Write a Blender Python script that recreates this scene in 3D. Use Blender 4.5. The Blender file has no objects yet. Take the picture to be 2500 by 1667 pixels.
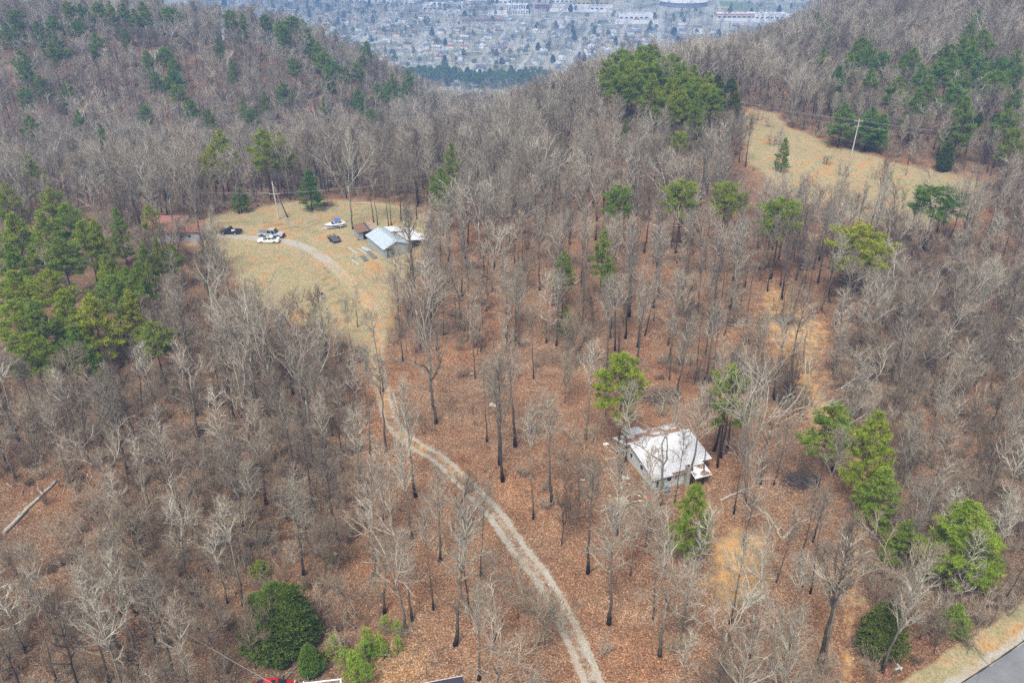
import bpy, bmesh, math, random
import numpy as np
from mathutils import Vector, Matrix

# ------------------------------------------------------------------ camera, sky, sun, exposure
scene = bpy.context.scene
PITCH = math.radians(29.5)
CAM_Z = 76.0
cam_data = bpy.data.cameras.new('camera')
cam_data.sensor_width = 36.0
cam_data.lens = 30.1
cam_data.clip_start = 0.5
cam_data.clip_end = 30000.0
cam = bpy.data.objects.new('camera', cam_data)
scene.collection.objects.link(cam)
cam.location = (0, 0, CAM_Z)
cam.rotation_euler = (math.pi / 2 - PITCH, 0, 0)
scene.camera = cam

SUN_EL, SUN_AZ = math.radians(58), math.radians(198)      # a veiled high sun, behind and to the side of the camera
world = bpy.data.worlds.new('World')
scene.world = world
world.use_nodes = True
wn = world.node_tree
wn.nodes.clear()
sky = wn.nodes.new('ShaderNodeTexSky')
sky.sky_type = 'NISHITA'
sky.sun_disc = False
sky.sun_elevation = SUN_EL
sky.sun_rotation = SUN_AZ
sky.air_density = 1.0
sky.dust_density = 6.0
sky.ozone_density = 1.0
sky.altitude = 300
hs = wn.nodes.new('ShaderNodeHueSaturation')
hs.inputs['Saturation'].default_value = 0.45               # overcast: a greyer dome
bg = wn.nodes.new('ShaderNodeBackground')
bg.inputs['Strength'].default_value = 0.1
wo = wn.nodes.new('ShaderNodeOutputWorld')
wn.links.new(sky.outputs[0], hs.inputs['Color'])
wn.links.new(hs.outputs[0], bg.inputs['Color'])
wn.links.new(bg.outputs[0], wo.inputs['Surface'])

sun_data = bpy.data.lights.new('sun', 'SUN')
sun_data.energy = 2.5
sun_data.angle = math.radians(16)
sun_data.color = (1.0, 0.955, 0.86)
sun = bpy.data.objects.new('sun', sun_data)
scene.collection.objects.link(sun)
sd = Vector((math.sin(SUN_AZ) * math.cos(SUN_EL), math.cos(SUN_AZ) * math.cos(SUN_EL), math.sin(SUN_EL)))
sun.rotation_euler = (-sd).to_track_quat('-Z', 'Y').to_euler()
sun.location = (0, 0, 300)

vs = scene.view_settings
vs.view_transform = 'Standard'
vs.look = 'None'
vs.exposure = 0.7
vs.gamma = 1.0
vs.use_curve_mapping = False
scene.cycles.use_denoising = False
scene.cycles.max_bounces = 6
scene.cycles.diffuse_bounces = 3
scene.cycles.volume_bounces = 0
scene.cycles.transparent_max_bounces = 8
scene.cycles.use_adaptive_sampling = False
scene.cycles.debug_use_spatial_splits = True

random.seed(7)
rng = np.random.default_rng(11)
COL = scene.collection
F = 2090.0
CP, SP = math.cos(PITCH), math.sin(PITCH)
VS = 2500.0 / 2352.0

# ------------------------------------------------------------------ terrain height
CTRL = [(0,30,1),(-80,30,0),(80,30,1),(0,80,.5),(-60,90,0),(60,90,0),(120,80,1),(-120,80,-2),(0,130,0),(60,140,0),(-60,130,0),(120,140,0),
 (-130,140,-4),(0,190,0),(-50,190,0),(60,190,-1),(120,200,1),(-120,200,-4),(-180,120,-8),(180,120,3),(85,225,0),(107,213,0),(99,245,1),(79,286,1),
 (0,230,-3),(-60,240,-8),(-120,250,-14),(-200,250,-20),(0,280,-12),(36,270,8),(55,275,6),(36,320,-2),(24,345,-13),(150,250,3),(200,250,8),
 (150,330,7),(220,330,14),(220,400,18),(143,430,-4),(100,340,-2),(200,480,12),(300,400,25),(93,450,-26),(60,380,-15),(8,350,-22),(20,450,-52),
 (-200,330,-22),(-120,330,-22),(-60,330,-26),(-103,430,-6),(-177,420,2),(-234,420,4),(-67,420,-20),(-32,400,-34),(-300,420,6),(-100,520,-50),(-200,520,-32),(0,520,-84),(-15,460,-62),
 (163,650,-52),(104,650,-68),(40,650,-112),(250,600,-10),(180,540,-30),(0,800,-160),(-150,750,-140),(-300,700,-100),(200,850,-130),(350,800,-70),(450,600,10),(-450,600,-30),(-450,300,-30),(450,300,20),
 (0,1000,-180),(-300,1000,-180),(300,1000,-178),(-600,900,-175),(600,1000,-150)]
_C = np.array(CTRL, float)
def _phi(r2):
    return np.where(r2 > 1e-9, 0.5 * r2 * np.log(np.maximum(r2, 1e-12)), 0.0)
_S = 100.0
def _rbf_fit():
    P = _C[:, :2] / _S
    n = len(P)
    r2 = ((P[:, None] - P[None]) ** 2).sum(-1)
    A = np.zeros((n + 3, n + 3))
    A[:n, :n] = _phi(r2) + np.eye(n) * 0.02
    A[:n, n] = 1; A[:n, n + 1:] = P
    A[n, :n] = 1; A[n + 1:, :n] = P.T
    b = np.zeros(n + 3); b[:n] = _C[:, 2]
    return P, np.linalg.solve(A, b)
_P, _W = _rbf_fit()
def sstep(a, b, x):
    t = np.clip((x - a) / (b - a), 0, 1)
    return t * t * (3 - 2 * t)
def heights(x, y):
    x = np.asarray(x, float); y = np.asarray(y, float)
    shp = x.shape
    xf, yf = x.ravel(), y.ravel()
    out = np.empty(xf.shape)
    for i in range(0, len(xf), 20000):
        xc = np.clip(xf[i:i+20000], -500, 500) / _S
        yc = np.clip(yf[i:i+20000], 10, 1050) / _S
        r2 = (xc[:, None] - _P[None, :, 0]) ** 2 + (yc[:, None] - _P[None, :, 1]) ** 2
        out[i:i+20000] = _phi(r2) @ _W[:-3] + _W[-3] + _W[-2] * xc + _W[-1] * yc
    t = sstep(850, 1050, yf)
    out = out * (1 - t) + (-180.0) * t
    b = (0.16 * np.sin(xf * 0.31 + 1.3 * np.sin(yf * 0.11)) + 0.16 * np.sin(yf * 0.27 + 1.1 * np.sin(xf * 0.13 + 2))
         + 0.5 * np.sin(xf * 0.06 + 1) * np.sin(yf * 0.07 + 2))
    b += 2.0 * np.sin(xf * 0.021 + 0.5) * np.sin(yf * 0.019 + 1) * sstep(230, 320, yf)
    out += b * (1 - t)
    return out.reshape(shp)
def hz(x, y):
    return float(heights(np.array([x]), np.array([y]))[0])

def ray(u, v):
    cx, cy = (u - 1250.0) / F, (833.5 - v) / F
    return np.array([cx, CP + cy * SP, -SP + cy * CP])
def hit(u, v, h=0.0, far=2600.0):
    """first point of the ground (raised by h) that lies in this direction"""
    d = ray(u, v)
    t = np.concatenate([np.arange(40, 500, 1.5), np.arange(500, far, 6.0)])
    p = d[None] * t[:, None]
    g = heights(p[:, 0], p[:, 1]) + h - (CAM_Z + p[:, 2])
    k = np.argmax(g > 0)
    if g[k] <= 0:
        return None
    if k == 0:
        tt = t[0]
    else:
        tt = t[k-1] + (t[k] - t[k-1]) * (-g[k-1]) / (g[k] - g[k-1])
    q = d * tt
    return Vector((q[0], q[1], hz(q[0], q[1])))
def at(x, y, h=0.0):
    return hit(x * VS, y * VS, h)
def project(x, y, z):
    z = z - CAM_Z
    dep = y * CP - z * SP
    return 1250 + F * x / dep, 833.5 - F * (y * SP + z * CP) / dep, dep

def poly_world(pts):
    return np.array([list(at(*p))[:2] for p in pts])
def inside(poly, x, y):
    r = np.zeros(x.shape, bool)
    n = len(poly)
    for i in range(n):
        x0, y0 = poly[i]; x1, y1 = poly[(i + 1) % n]
        c = (y0 > y) != (y1 > y)
        with np.errstate(divide='ignore', invalid='ignore'):
            xi = (x1 - x0) * (y - y0) / (y1 - y0) + x0
        r ^= c & (x < xi)
    return r
def dist_line(pts, x, y, closed=False):
    d = np.full(x.shape, 1e9)
    n = len(pts)
    for i in range(n if closed else n - 1):
        a, b = np.array(pts[i][:2]), np.array(pts[(i + 1) % n][:2])
        e = b - a
        t = np.clip(((x - a[0]) * e[0] + (y - a[1]) * e[1]) / (e @ e + 1e-9), 0, 1)
        d = np.minimum(d, np.hypot(x - a[0] - t * e[0], y - a[1] - t * e[1]))
    return d
def sdf(poly, x, y):
    """positive inside"""
    d = dist_line(poly, x, y, True)
    return np.where(inside(poly, x, y), d, -d)
def smooth_line(pts, n):
    """Catmull-Rom through 2D points, n samples a span"""
    P = [np.array(p[:2], float) for p in pts]
    P = [2 * P[0] - P[1]] + P + [2 * P[-1] - P[-2]]
    out = []
    for i in range(1, len(P) - 2):
        for k in range(n):
            t = k / n
            a, b, c, d = P[i-1], P[i], P[i+1], P[i+2]
            out.append(0.5 * (2*b + (c-a)*t + (2*a-5*b+4*c-d)*t*t + (3*b-a-3*c+d)*t**3))
    out.append(P[-2])
    return np.array(out)

# ------------------------------------------------------------------ zones of the place (world coordinates)
CLEARING = poly_world([(470,505),(560,482),(640,468),(720,460),(800,462),(870,466),(950,478),(990,505),(985,560),(960,610),(915,650),(895,700),
 (890,760),(868,830),(830,800),(740,760),(660,730),(590,700),(545,640),(530,600),(480,575),(440,560)])
MEADOW = poly_world([(1695,262),(1720,250),(1790,262),(1800,288),(1880,318),(1960,345),(2060,376),(2140,388),(2200,402),(2260,420),(2250,495),(2130,520),
 (2000,515),(1900,485),(1790,440),(1715,370)])
SLOPE = poly_world([(1770,640),(1830,690),(1905,760),(1885,860),(1940,960),(1960,1040),(1880,1010),(1835,910),(1775,800),(1730,720)])
SOIL = poly_world([(1640,1250),(1700,1215),(1760,1235),(1765,1300),(1735,1370),(1670,1390),(1625,1340)])
GROVE = poly_world([(880,830),(1000,800),(1180,830),(1400,850),(1560,900),(1700,930),(1800,960),(1900,1080),(1960,1250),(1900,1400),(1830,1568),(1500,1620),(1200,1620),(960,1568),
 (900,1350),(880,1150),(840,980)])
OPENWOOD = poly_world([(1080,520),(1300,500),(1500,520),(1700,560),(1900,600),(1960,760),(1850,860),(1600,840),(1380,800),(1150,780),(1000,700)])
LEAFY = poly_world([(860,1480),(960,1470),(1000,1568),(1000,1640),(840,1640),(800,1540)])
DRIVE = smooth_line([list(at(*p))[:2] for p in [(500,541),(560,546),(640,552),(700,568),(745,595),(790,636),(830,678),(860,718),(870,752),(866,800),(872,860),(884,925),(905,978),
 (950,1020),(1005,1052),(1052,1095),(1098,1142),(1142,1188),(1192,1262),(1242,1325),(1287,1402),(1325,1480),(1358,1560),(1385,1640),(1400,1700)]], 8)
TRACK = smooth_line([list(at(*p))[:2] for p in [(1950,1640),(1948,1568),(1940,1490),(1952,1400),(1962,1300),(1972,1180),(1985,1100),(1960,1040),(1900,1005)]], 6)
_ra, _rb = at(2187, 1568), at(2352, 1457)
_rd = Vector((_rb.x - _ra.x, _rb.y - _ra.y)).normalized()
_rn = Vector((_rd.y, -_rd.x))
ROADMID = np.array([[(_ra + Vector((*( _rd * s + _rn * 3.3), 0))).x - 0.00022 * s * abs(s) * _rn.x * -1, (_ra + Vector((*(_rd * s + _rn * 3.3), 0))).y] for s in np.linspace(-70, 90, 60)])
RUTS = [smooth_line([list(at(*p))[:2] for p in L_], 4) for L_ in ([(500,512),(560,510),(640,514),(700,524),(735,540)], [(505,518),(560,516),(640,521),(690,531)], [(705,513),(735,503),(765,500)], [(720,517),(745,508),(775,503)],
        [(740,610),(775,650),(795,700),(815,750),(835,800)], [(725,620),(760,660),(780,705),(798,750)])]
HOUSE_C = at(1530, 1085)
def zone_masks(x, y):
    x = np.asarray(x, float); y = np.asarray(y, float)
    m = {}
    near = (np.abs(x) < 260) & (y < 420) & (y > 20)
    def full(v0, f):
        o = np.full(x.shape, v0, float)
        if near.any():
            o[near] = f(x[near], y[near])
        return o
    m['clear'] = full(-50., lambda a, b: sdf(CLEARING, a, b))
    m['meadow'] = full(-50., lambda a, b: sdf(MEADOW, a, b))
    m['slope'] = full(-50., lambda a, b: sdf(SLOPE, a, b))
    m['soil'] = full(-50., lambda a, b: sdf(SOIL, a, b))
    m['leafy'] = full(-50., lambda a, b: sdf(LEAFY, a, b))
    m['grove'] = full(-50., lambda a, b: sdf(GROVE, a, b))
    m['open'] = full(-50., lambda a, b: sdf(OPENWOOD, a, b))
    m['drive'] = full(99., lambda a, b: dist_line(DRIVE, a, b))
    m['track'] = full(99., lambda a, b: dist_line(TRACK, a, b))
    m['rut'] = full(99., lambda a, b: np.minimum.reduce([dist_line(q, a, b) for q in RUTS]))
    m['road'] = full(99., lambda a, b: dist_line(ROADMID, a, b))
    return m

# ------------------------------------------------------------------ node helpers
def nmat(name):
    m = bpy.data.materials.new(name)
    m.use_nodes = True
    nt = m.node_tree
    b = nt.nodes['Principled BSDF']
    b.inputs['Roughness'].default_value = 0.85
    b.inputs['Specular IOR Level'].default_value = 0.2
    return m, nt, b
def N(nt, t, **kw):
    n = nt.nodes.new(t)
    for k, v in kw.items():
        if k in n.inputs.keys():
            n.inputs[k].default_value = v
        else:
            setattr(n, k, v)
    return n
def L(nt, a, b):
    nt.links.new(a, b)
def mixc(nt, fac, a, b, blend='MIX'):
    n = nt.nodes.new('ShaderNodeMix')
    n.data_type = 'RGBA'; n.blend_type = blend
    for s, v in ((n.inputs['Factor'], fac), (n.inputs['A'], a), (n.inputs['B'], b)):
        pass
    sock = {'f': n.inputs[0], 'a': n.inputs[6], 'b': n.inputs[7]}
    for k, v in (('f', fac), ('a', a), ('b', b)):
        if hasattr(v, 'is_output'):
            nt.links.new(v, sock[k])
        elif k == 'f':
            sock[k].default_value = v
        else:
            sock[k].default_value = (*v, 1) if len(v) == 3 else v
    return n.outputs[2]
def math_n(nt, op, a, b=None, c=None, clamp=False):
    n = nt.nodes.new('ShaderNodeMath'); n.operation = op; n.use_clamp = clamp
    for i, v in enumerate((a, b, c)):
        if v is None: continue
        if hasattr(v, 'is_output'): nt.links.new(v, n.inputs[i])
        else: n.inputs[i].default_value = v
    return n.outputs[0]
def ramp(nt, f, stops):
    n = nt.nodes.new('ShaderNodeValToRGB')
    el = n.color_ramp.elements
    el[0].position, el[0].color = stops[0][0], (*stops[0][1], 1)
    el[1].position, el[1].color = stops[-1][0], (*stops[-1][1], 1)
    for p, c in stops[1:-1]:
        e = el.new(p); e.color = (*c, 1)
    if f is not None: nt.links.new(f, n.inputs[0])
    return n.outputs[0]
def noise(nt, vec, scale, detail=3, rough=0.6, dist=0.0, dim='3D'):
    n = nt.nodes.new('ShaderNodeTexNoise'); n.noise_dimensions = dim
    n.inputs['Scale'].default_value = scale; n.inputs['Detail'].default_value = detail
    n.inputs['Roughness'].default_value = rough; n.inputs['Distortion'].default_value = dist
    if vec is not None: nt.links.new(vec, n.inputs['Vector'])
    return n.outputs[0]
_plain = {}
def plain(name, col, rough=0.6, metal=0.0, vary=0.12, scale=3.0, spec=0.3):
    """a painted or plain surface with faint wear"""
    if name in _plain: return _plain[name]
    m, nt, b = nmat(name)
    tc = N(nt, 'ShaderNodeTexCoord')
    f = noise(nt, tc.outputs['Object'], scale, 4, 0.65)
    lo = tuple(c * (1 - vary) for c in col); hi = tuple(min(1, c * (1 + vary)) for c in col)
    L(nt, ramp(nt, f, [(0.3, lo), (0.7, hi)]), b.inputs['Base Color'])
    b.inputs['Roughness'].default_value = rough
    b.inputs['Metallic'].default_value = metal
    b.inputs['Specular IOR Level'].default_value = spec
    _plain[name] = m
    return m

# ------------------------------------------------------------------ mesh helpers
class MB:
    def __init__(self):
        self.v, self.f, self.m, self.t = [], [], [], []
    def add(self, verts, faces, mat=0, tone=0.0):
        o = len(self.v)
        self.v += [tuple(p) for p in verts]
        self.f += [tuple(i + o for i in f) for f in faces]
        self.m += [mat] * len(faces)
        if hasattr(tone, '__len__'): self.t += list(tone)
        else: self.t += [tone] * len(verts)
        return self
    def box(self, x0, x1, y0, y1, z0, z1, mat=0):
        v = [(x0,y0,z0),(x1,y0,z0),(x1,y1,z0),(x0,y1,z0),(x0,y0,z1),(x1,y0,z1),(x1,y1,z1),(x0,y1,z1)]
        return self.add(v, [(3,2,1,0),(4,5,6,7),(0,1,5,4),(1,2,6,5),(2,3,7,6),(3,0,4,7)], mat)
    def tube(self, pts, rad, sides=6, mat=0, tone=None, cap=True, phase=0.0):
        P = [np.array(p, float) for p in pts]
        n = len(P)
        vs, fs, ts = [], [], []
        ref = np.array([0.31, 0.95, 0.07])
        for i in range(n):
            d = P[min(i+1, n-1)] - P[max(i-1, 0)]
            d = d / (np.linalg.norm(d) + 1e-9)
            r0 = ref if abs(d @ ref) < 0.95 else np.array([1., 0, 0])
            a = np.cross(d, r0); a /= np.linalg.norm(a)
            b = np.cross(d, a)
            r = rad[i] if hasattr(rad, '__len__') else rad
            for k in range(sides):
                an = 2 * math.pi * k / sides + phase
                vs.append(P[i] + r * (math.cos(an) * a + math.sin(an) * b))
                ts.append(0.0 if tone is None else (tone[i] if hasattr(tone, '__len__') else tone))
        for i in range(n - 1):
            for k in range(sides):
                k2 = (k + 1) % sides
                fs.append((i*sides+k, i*sides+k2, (i+1)*sides+k2, (i+1)*sides+k))
        if cap:
            fs.append(tuple(range(sides))[::-1])
            fs.append(tuple((n-1)*sides + k for k in range(sides)))
        return self.add(vs, fs, mat, ts)
    def prism(self, profile, axis, a, b, mat=0):
        """closed profile (2D) run between a and b along axis"""
        n = len(profile)
        def p3(q, w):
            return {'x': (w, q[0], q[1]), 'y': (q[0], w, q[1]), 'z': (q[0], q[1], w)}[axis]
        v = [p3(q, a) for q in profile] + [p3(q, b) for q in profile]
        f = [tuple(range(n))[::-1], tuple(range(n, 2*n))] + [(i, (i+1) % n, n + (i+1) % n, n + i) for i in range(n)]
        return self.add(v, f, mat)
    def data(self, name, mats, smooth=False, tone=False):
        me = bpy.data.meshes.new(name)
        me.from_pydata(self.v, [], self.f)
        for m in (mats if isinstance(mats, (list, tuple)) else [mats]):
            me.materials.append(m)
        me.polygons.foreach_set('material_index', np.array(self.m, dtype=np.int32))
        if smooth:
            me.polygons.foreach_set('use_smooth', np.ones(len(self.f), dtype=bool))
        if tone:
            a = me.attributes.new('tone', 'FLOAT', 'POINT')
            a.data.foreach_set('value', np.array(self.t, dtype=np.float32))
        me.update()
        return me
    def build(self, name, mats, parent=None, smooth=False, fix=True, bevel=0.0):
        me = self.data(name, mats, smooth)
        if fix or bevel:
            bm = bmesh.new(); bm.from_mesh(me)
            if bevel:
                bmesh.ops.bevel(bm, geom=list(bm.edges), offset=bevel, segments=2, affect='EDGES', clamp_overlap=True)
            bmesh.ops.recalc_face_normals(bm, faces=bm.faces)
            bm.to_mesh(me); bm.free()
            if smooth or bevel:
                me.polygons.foreach_set('use_smooth', np.ones(len(me.polygons), dtype=bool))
                try: me.set_sharp_from_angle(angle=math.radians(40))
                except Exception: pass
        return link(name, me, parent)
def link(name, data, parent=None):
    o = bpy.data.objects.new(name, data)
    COL.objects.link(o)
    if parent is not None: o.parent = parent
    return o
def tag(o, label=None, cat=None, group=None, kind=None):
    if label: o['label'] = label
    if cat: o['category'] = cat
    if group: o['group'] = group
    if kind: o['kind'] = kind
    return o
def thing(name, label, cat, loc, rz=0.0, group=None):
    e = bpy.data.objects.new(name, None)
    e.empty_display_size = 0.3
    COL.objects.link(e)
    e.location = loc; e.rotation_euler = (0, 0, rz)
    return tag(e, label, cat, group)

# ------------------------------------------------------------------ ground
def ground_material():
    m, nt, b = nmat('leaf_litter_ground')
    geo = N(nt, 'ShaderNodeNewGeometry')
    P = geo.outputs['Position']
    at_ = {k: N(nt, 'ShaderNodeAttribute', attribute_name=k).outputs['Fac'] for k in ('grass', 'gravel', 'soil', 'leafy', 'town', 'wood', 'rut')}
    n1 = noise(nt, P, 5.0, 3, 0.7)           # leaf clumps
    n2 = noise(nt, P, 0.45, 4, 0.6)          # metre patches
    n3 = noise(nt, P, 0.06, 3, 0.55)         # broad patches
    vor = N(nt, 'ShaderNodeTexVoronoi', Scale=9.5)
    L(nt, P, vor.inputs['Vector'])
    sep = N(nt, 'ShaderNodeSeparateColor'); L(nt, vor.outputs['Color'], sep.inputs[0])
    leaf = ramp(nt, sep.outputs[0], [(0.0, (0.115, 0.066, 0.042)), (0.35, (0.225, 0.125, 0.072)), (0.65, (0.30, 0.172, 0.098)), (0.86, (0.38, 0.24, 0.145)), (1.0, (0.55, 0.42, 0.30))])
    l2 = ramp(nt, n1, [(0.3, (0.66, 0.62, 0.6)), (0.52, (0.98, 0.98, 0.98)), (0.75, (1.28, 1.25, 1.22))])
    litter = mixc(nt, 1.0, leaf, l2, 'MULTIPLY')
    patch = ramp(nt, n2, [(0.3, (0.78, 0.74, 0.72)), (0.7, (1.15, 1.12, 1.1))])
    litter = mixc(nt, 1.0, litter, patch, 'MULTIPLY')
    drift = ramp(nt, noise(nt, P, 0.17, 5, 0.68, 0.6), [(0.3, (0.62, 0.6, 0.6)), (0.42, (0.95, 0.93, 0.92)), (0.58, (1.02, 1.03, 1.03)), (0.7, (1.28, 1.3, 1.28))])
    litter = mixc(nt, 1.0, litter, drift, 'MULTIPLY')
    broad = ramp(nt, n3, [(0.32, (1.08, 0.94, 0.84)), (0.5, (1.0, 1.0, 1.0)), (0.68, (0.92, 1.0, 1.06))])
    litter = mixc(nt, 1.0, litter, broad, 'MULTIPLY')
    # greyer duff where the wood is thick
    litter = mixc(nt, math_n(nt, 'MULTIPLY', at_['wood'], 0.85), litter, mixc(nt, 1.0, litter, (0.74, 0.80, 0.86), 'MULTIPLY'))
    # moss specks
    mo = math_n(nt, 'GREATER_THAN', noise(nt, P, 0.8, 5, 0.7), 0.66)
    litter = mixc(nt, math_n(nt, 'MULTIPLY', mo, 0.55), litter, (0.15, 0.15, 0.05))
    # grass, dry
    strm = N(nt, 'ShaderNodeMapping'); strm.inputs['Scale'].default_value = (1.0, 0.55, 1.0); strm.inputs['Rotation'].default_value = (0, 0, 0.5)
    L(nt, P, strm.inputs[0])
    g1 = noise(nt, strm.outputs[0], 3.2, 5, 0.75)
    g2 = noise(nt, P, 0.13, 4, 0.6)
    gr = ramp(nt, g1, [(0.28, (0.21, 0.165, 0.10)), (0.5, (0.36, 0.29, 0.18)), (0.72, (0.50, 0.425, 0.29))])
    hue = ramp(nt, g2, [(0.36, (1.16, 0.84, 0.58)), (0.44, (1.04, 0.97, 0.88)), (0.52, (0.86, 0.95, 0.84)), (0.58, (1.02, 0.98, 0.92)), (0.68, (1.12, 0.9, 0.7))])
    gr = mixc(nt, 1.0, gr, hue, 'MULTIPLY')
    gg = ramp(nt, noise(nt, P, 0.33, 4, 0.7), [(0.52, (0, 0, 0)), (0.68, (1, 1, 1))])
    gr = mixc(nt, math_n(nt, 'MULTIPLY', gg, 0.45), gr, (0.17, 0.19, 0.06))
    thr = math_n(nt, 'ADD', math_n(nt, 'MULTIPLY', at_['grass'], 1.7), math_n(nt, 'MULTIPLY', math_n(nt, 'SUBTRACT', noise(nt, P, 0.3, 5, 0.7), 0.5), 1.5))
    gf = ramp(nt, thr, [(0.5, (0, 0, 0)), (0.9, (1, 1, 1))])
    base = mixc(nt, gf, litter, gr)
    # leafy orange-tan patch of open leaves
    base = mixc(nt, math_n(nt, 'MULTIPLY', at_['leafy'], 0.8), base, mixc(nt, 1.0, litter, (1.55, 1.6, 1.35), 'MULTIPLY'))
    # sandy soil
    so = ramp(nt, noise(nt, P, 1.4, 4, 0.6), [(0.3, (0.46, 0.235, 0.075)), (0.7, (0.62, 0.40, 0.18))])
    sthr = math_n(nt, 'ADD', at_['soil'], math_n(nt, 'MULTIPLY', math_n(nt, 'SUBTRACT', noise(nt, P, 0.5, 5, 0.7), 0.5), 1.2))
    base = mixc(nt, ramp(nt, sthr, [(0.45, (0, 0, 0)), (0.75, (1, 1, 1))]), base, so)
    # gravel
    gv = ramp(nt, noise(nt, P, 7.0, 3, 0.7), [(0.3, (0.27, 0.245, 0.205)), (0.55, (0.43, 0.40, 0.345)), (0.75, (0.57, 0.54, 0.48))])
    gv = mixc(nt, 1.0, gv, ramp(nt, noise(nt, P, 0.25, 3, 0.6), [(0.35, (0.96, 0.87, 0.74)), (0.6, (1.0, 1.0, 1.0))]), 'MULTIPLY')
    vthr = math_n(nt, 'ADD', at_['gravel'], math_n(nt, 'MULTIPLY', math_n(nt, 'SUBTRACT', noise(nt, P, 1.3, 8, 0.85), 0.5), 1.9))
    base = mixc(nt, ramp(nt, vthr, [(0.4, (0, 0, 0)), (0.66, (1, 1, 1))]), base, gv)
    rf = math_n(nt, 'MULTIPLY', at_['rut'], ramp(nt, noise(nt, P, 0.5, 4, 0.7), [(0.38, (0, 0, 0)), (0.6, (1, 1, 1))]))
    base = mixc(nt, math_n(nt, 'MULTIPLY', rf, 0.75), base, (0.13, 0.10, 0.065))
    # town plain
    tw = ramp(nt, noise(nt, P, 0.012, 5, 0.65), [(0.34, (0.2, 0.2, 0.12)), (0.44, (0.36, 0.35, 0.25)), (0.6, (0.55, 0.52, 0.42)), (0.74, (0.33, 0.32, 0.21))])
    base = mixc(nt, at_['town'], base, tw)
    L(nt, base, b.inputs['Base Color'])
    b.inputs['Roughness'].default_value = 0.95
    b.inputs['Specular IOR Level'].default_value = 0.1
    bp = N(nt, 'ShaderNodeBump', Strength=0.6, Distance=0.12)
    L(nt, math_n(nt, 'ADD', n1, math_n(nt, 'MULTIPLY', sep.outputs[1], 0.4)), bp.inputs['Height'])
    L(nt, bp.outputs[0], b.inputs['Normal'])
    return m
MAT_GROUND = ground_material()

def ground_attrs(x, y, gravel=None):
    m = zone_masks(x, y)
    grass = np.maximum.reduce([sstep(-7, 8, m['clear']), sstep(-5, 7, m['meadow']), 0.42 * sstep(-7, 6, m['slope']), 0.45 * sstep(-8, 4, m['soil']),
                               0.9 * sstep(7.2, 5.0, m['road']), 0.28 * sstep(8, 2, m['track'])])
    dy = y
    tr = np.clip(1.15 - np.abs(np.abs(m['drive']) - 0.85) / 0.65, 0, 1)
    strength = np.interp(y, [60, 90, 125, 140, 165, 178, 205], [1.0, .96, .66, .56, .7, 1.0, .9])
    gv = np.maximum(strength * np.minimum(np.clip(1.15 - np.abs(m['drive']) / 1.9, 0, 1), np.interp(y, [60, 90, 120, 150, 175], [.5, .5, .5, .55, .85])), strength * tr * 0.9)
    gv = np.maximum(gv, 0.95 * sstep(4.3, 3.4, m['road']))
    soil = np.maximum.reduce([0.95 * sstep(-5, 5, m['soil']), 0.52 * np.clip(1.3 - m['track'] / 1.5, 0, 1), 0.62 * sstep(-8, 4, m['slope']),
                              0.6 * np.clip(1.2 - m['drive'] / 2.2, 0, 1) * np.interp(y, [60, 80, 90, 130, 160, 175], [.35, .5, .9, 1, .9, .5])])
    leafy = sstep(-2, 3, m['leafy'])
    town = sstep(760, 960, y)
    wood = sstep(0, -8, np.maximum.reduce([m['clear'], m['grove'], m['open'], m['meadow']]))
    return dict(grass=grass, gravel=gv, soil=soil, leafy=leafy, town=town, wood=wood, rut=np.clip(1.3 - m['rut'] / .45, 0, 1))
def put_attrs(me, attrs):
    for k, v in attrs.items():
        a = me.attributes.new(k, 'FLOAT', 'POINT')
        a.data.foreach_set('value', np.asarray(v, dtype=np.float32))
def axis(lo, hi, step, out_lo, out_hi, grow=1.09):
    a = list(np.arange(lo, hi + step * .5, step))
    s, p = step, a[-1]
    right = []
    while p < out_hi:
        s *= grow; p += s; right.append(p)
    s, p = step, a[0]
    left = []
    while p > out_lo:
        s *= grow; p -= s; left.append(p)
    return np.array(left[::-1] + a + right)
def grid_mesh(name, xs, ys, mat):
    X, Y = np.meshgrid(xs, ys)
    Z = heights(X, Y)
    nx, ny = len(xs), len(ys)
    co = np.stack([X.ravel(), Y.ravel(), Z.ravel()], 1).astype(np.float32)
    i = (np.arange(ny - 1)[:, None] * nx + np.arange(nx - 1)[None]).ravel()
    q = np.stack([i, i + 1, i + nx + 1, i + nx], 1).astype(np.int32)
    me = bpy.data.meshes.new(name)
    me.vertices.add(len(co)); me.vertices.foreach_set('co', co.ravel())
    me.loops.add(q.size); me.loops.foreach_set('vertex_index', q.ravel())
    me.polygons.add(len(q)); me.polygons.foreach_set('loop_start', np.arange(0, q.size, 4, dtype=np.int32))
    me.polygons.foreach_set('use_smooth', np.ones(len(q), dtype=bool))
    me.update(calc_edges=True); me.validate()
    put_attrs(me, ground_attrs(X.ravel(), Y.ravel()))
    me.materials.append(mat)
    return me
gx = axis(-150, 165, 1.25, -9000, 9000)
gy = axis(45, 300, 1.25, -3000, 11000, 1.05)
ground = link('ground', grid_mesh('ground', gx, gy, MAT_GROUND))
tag(ground, 'leaf littered ground running from the wooded plateau down to the town plain', kind='structure')

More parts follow.
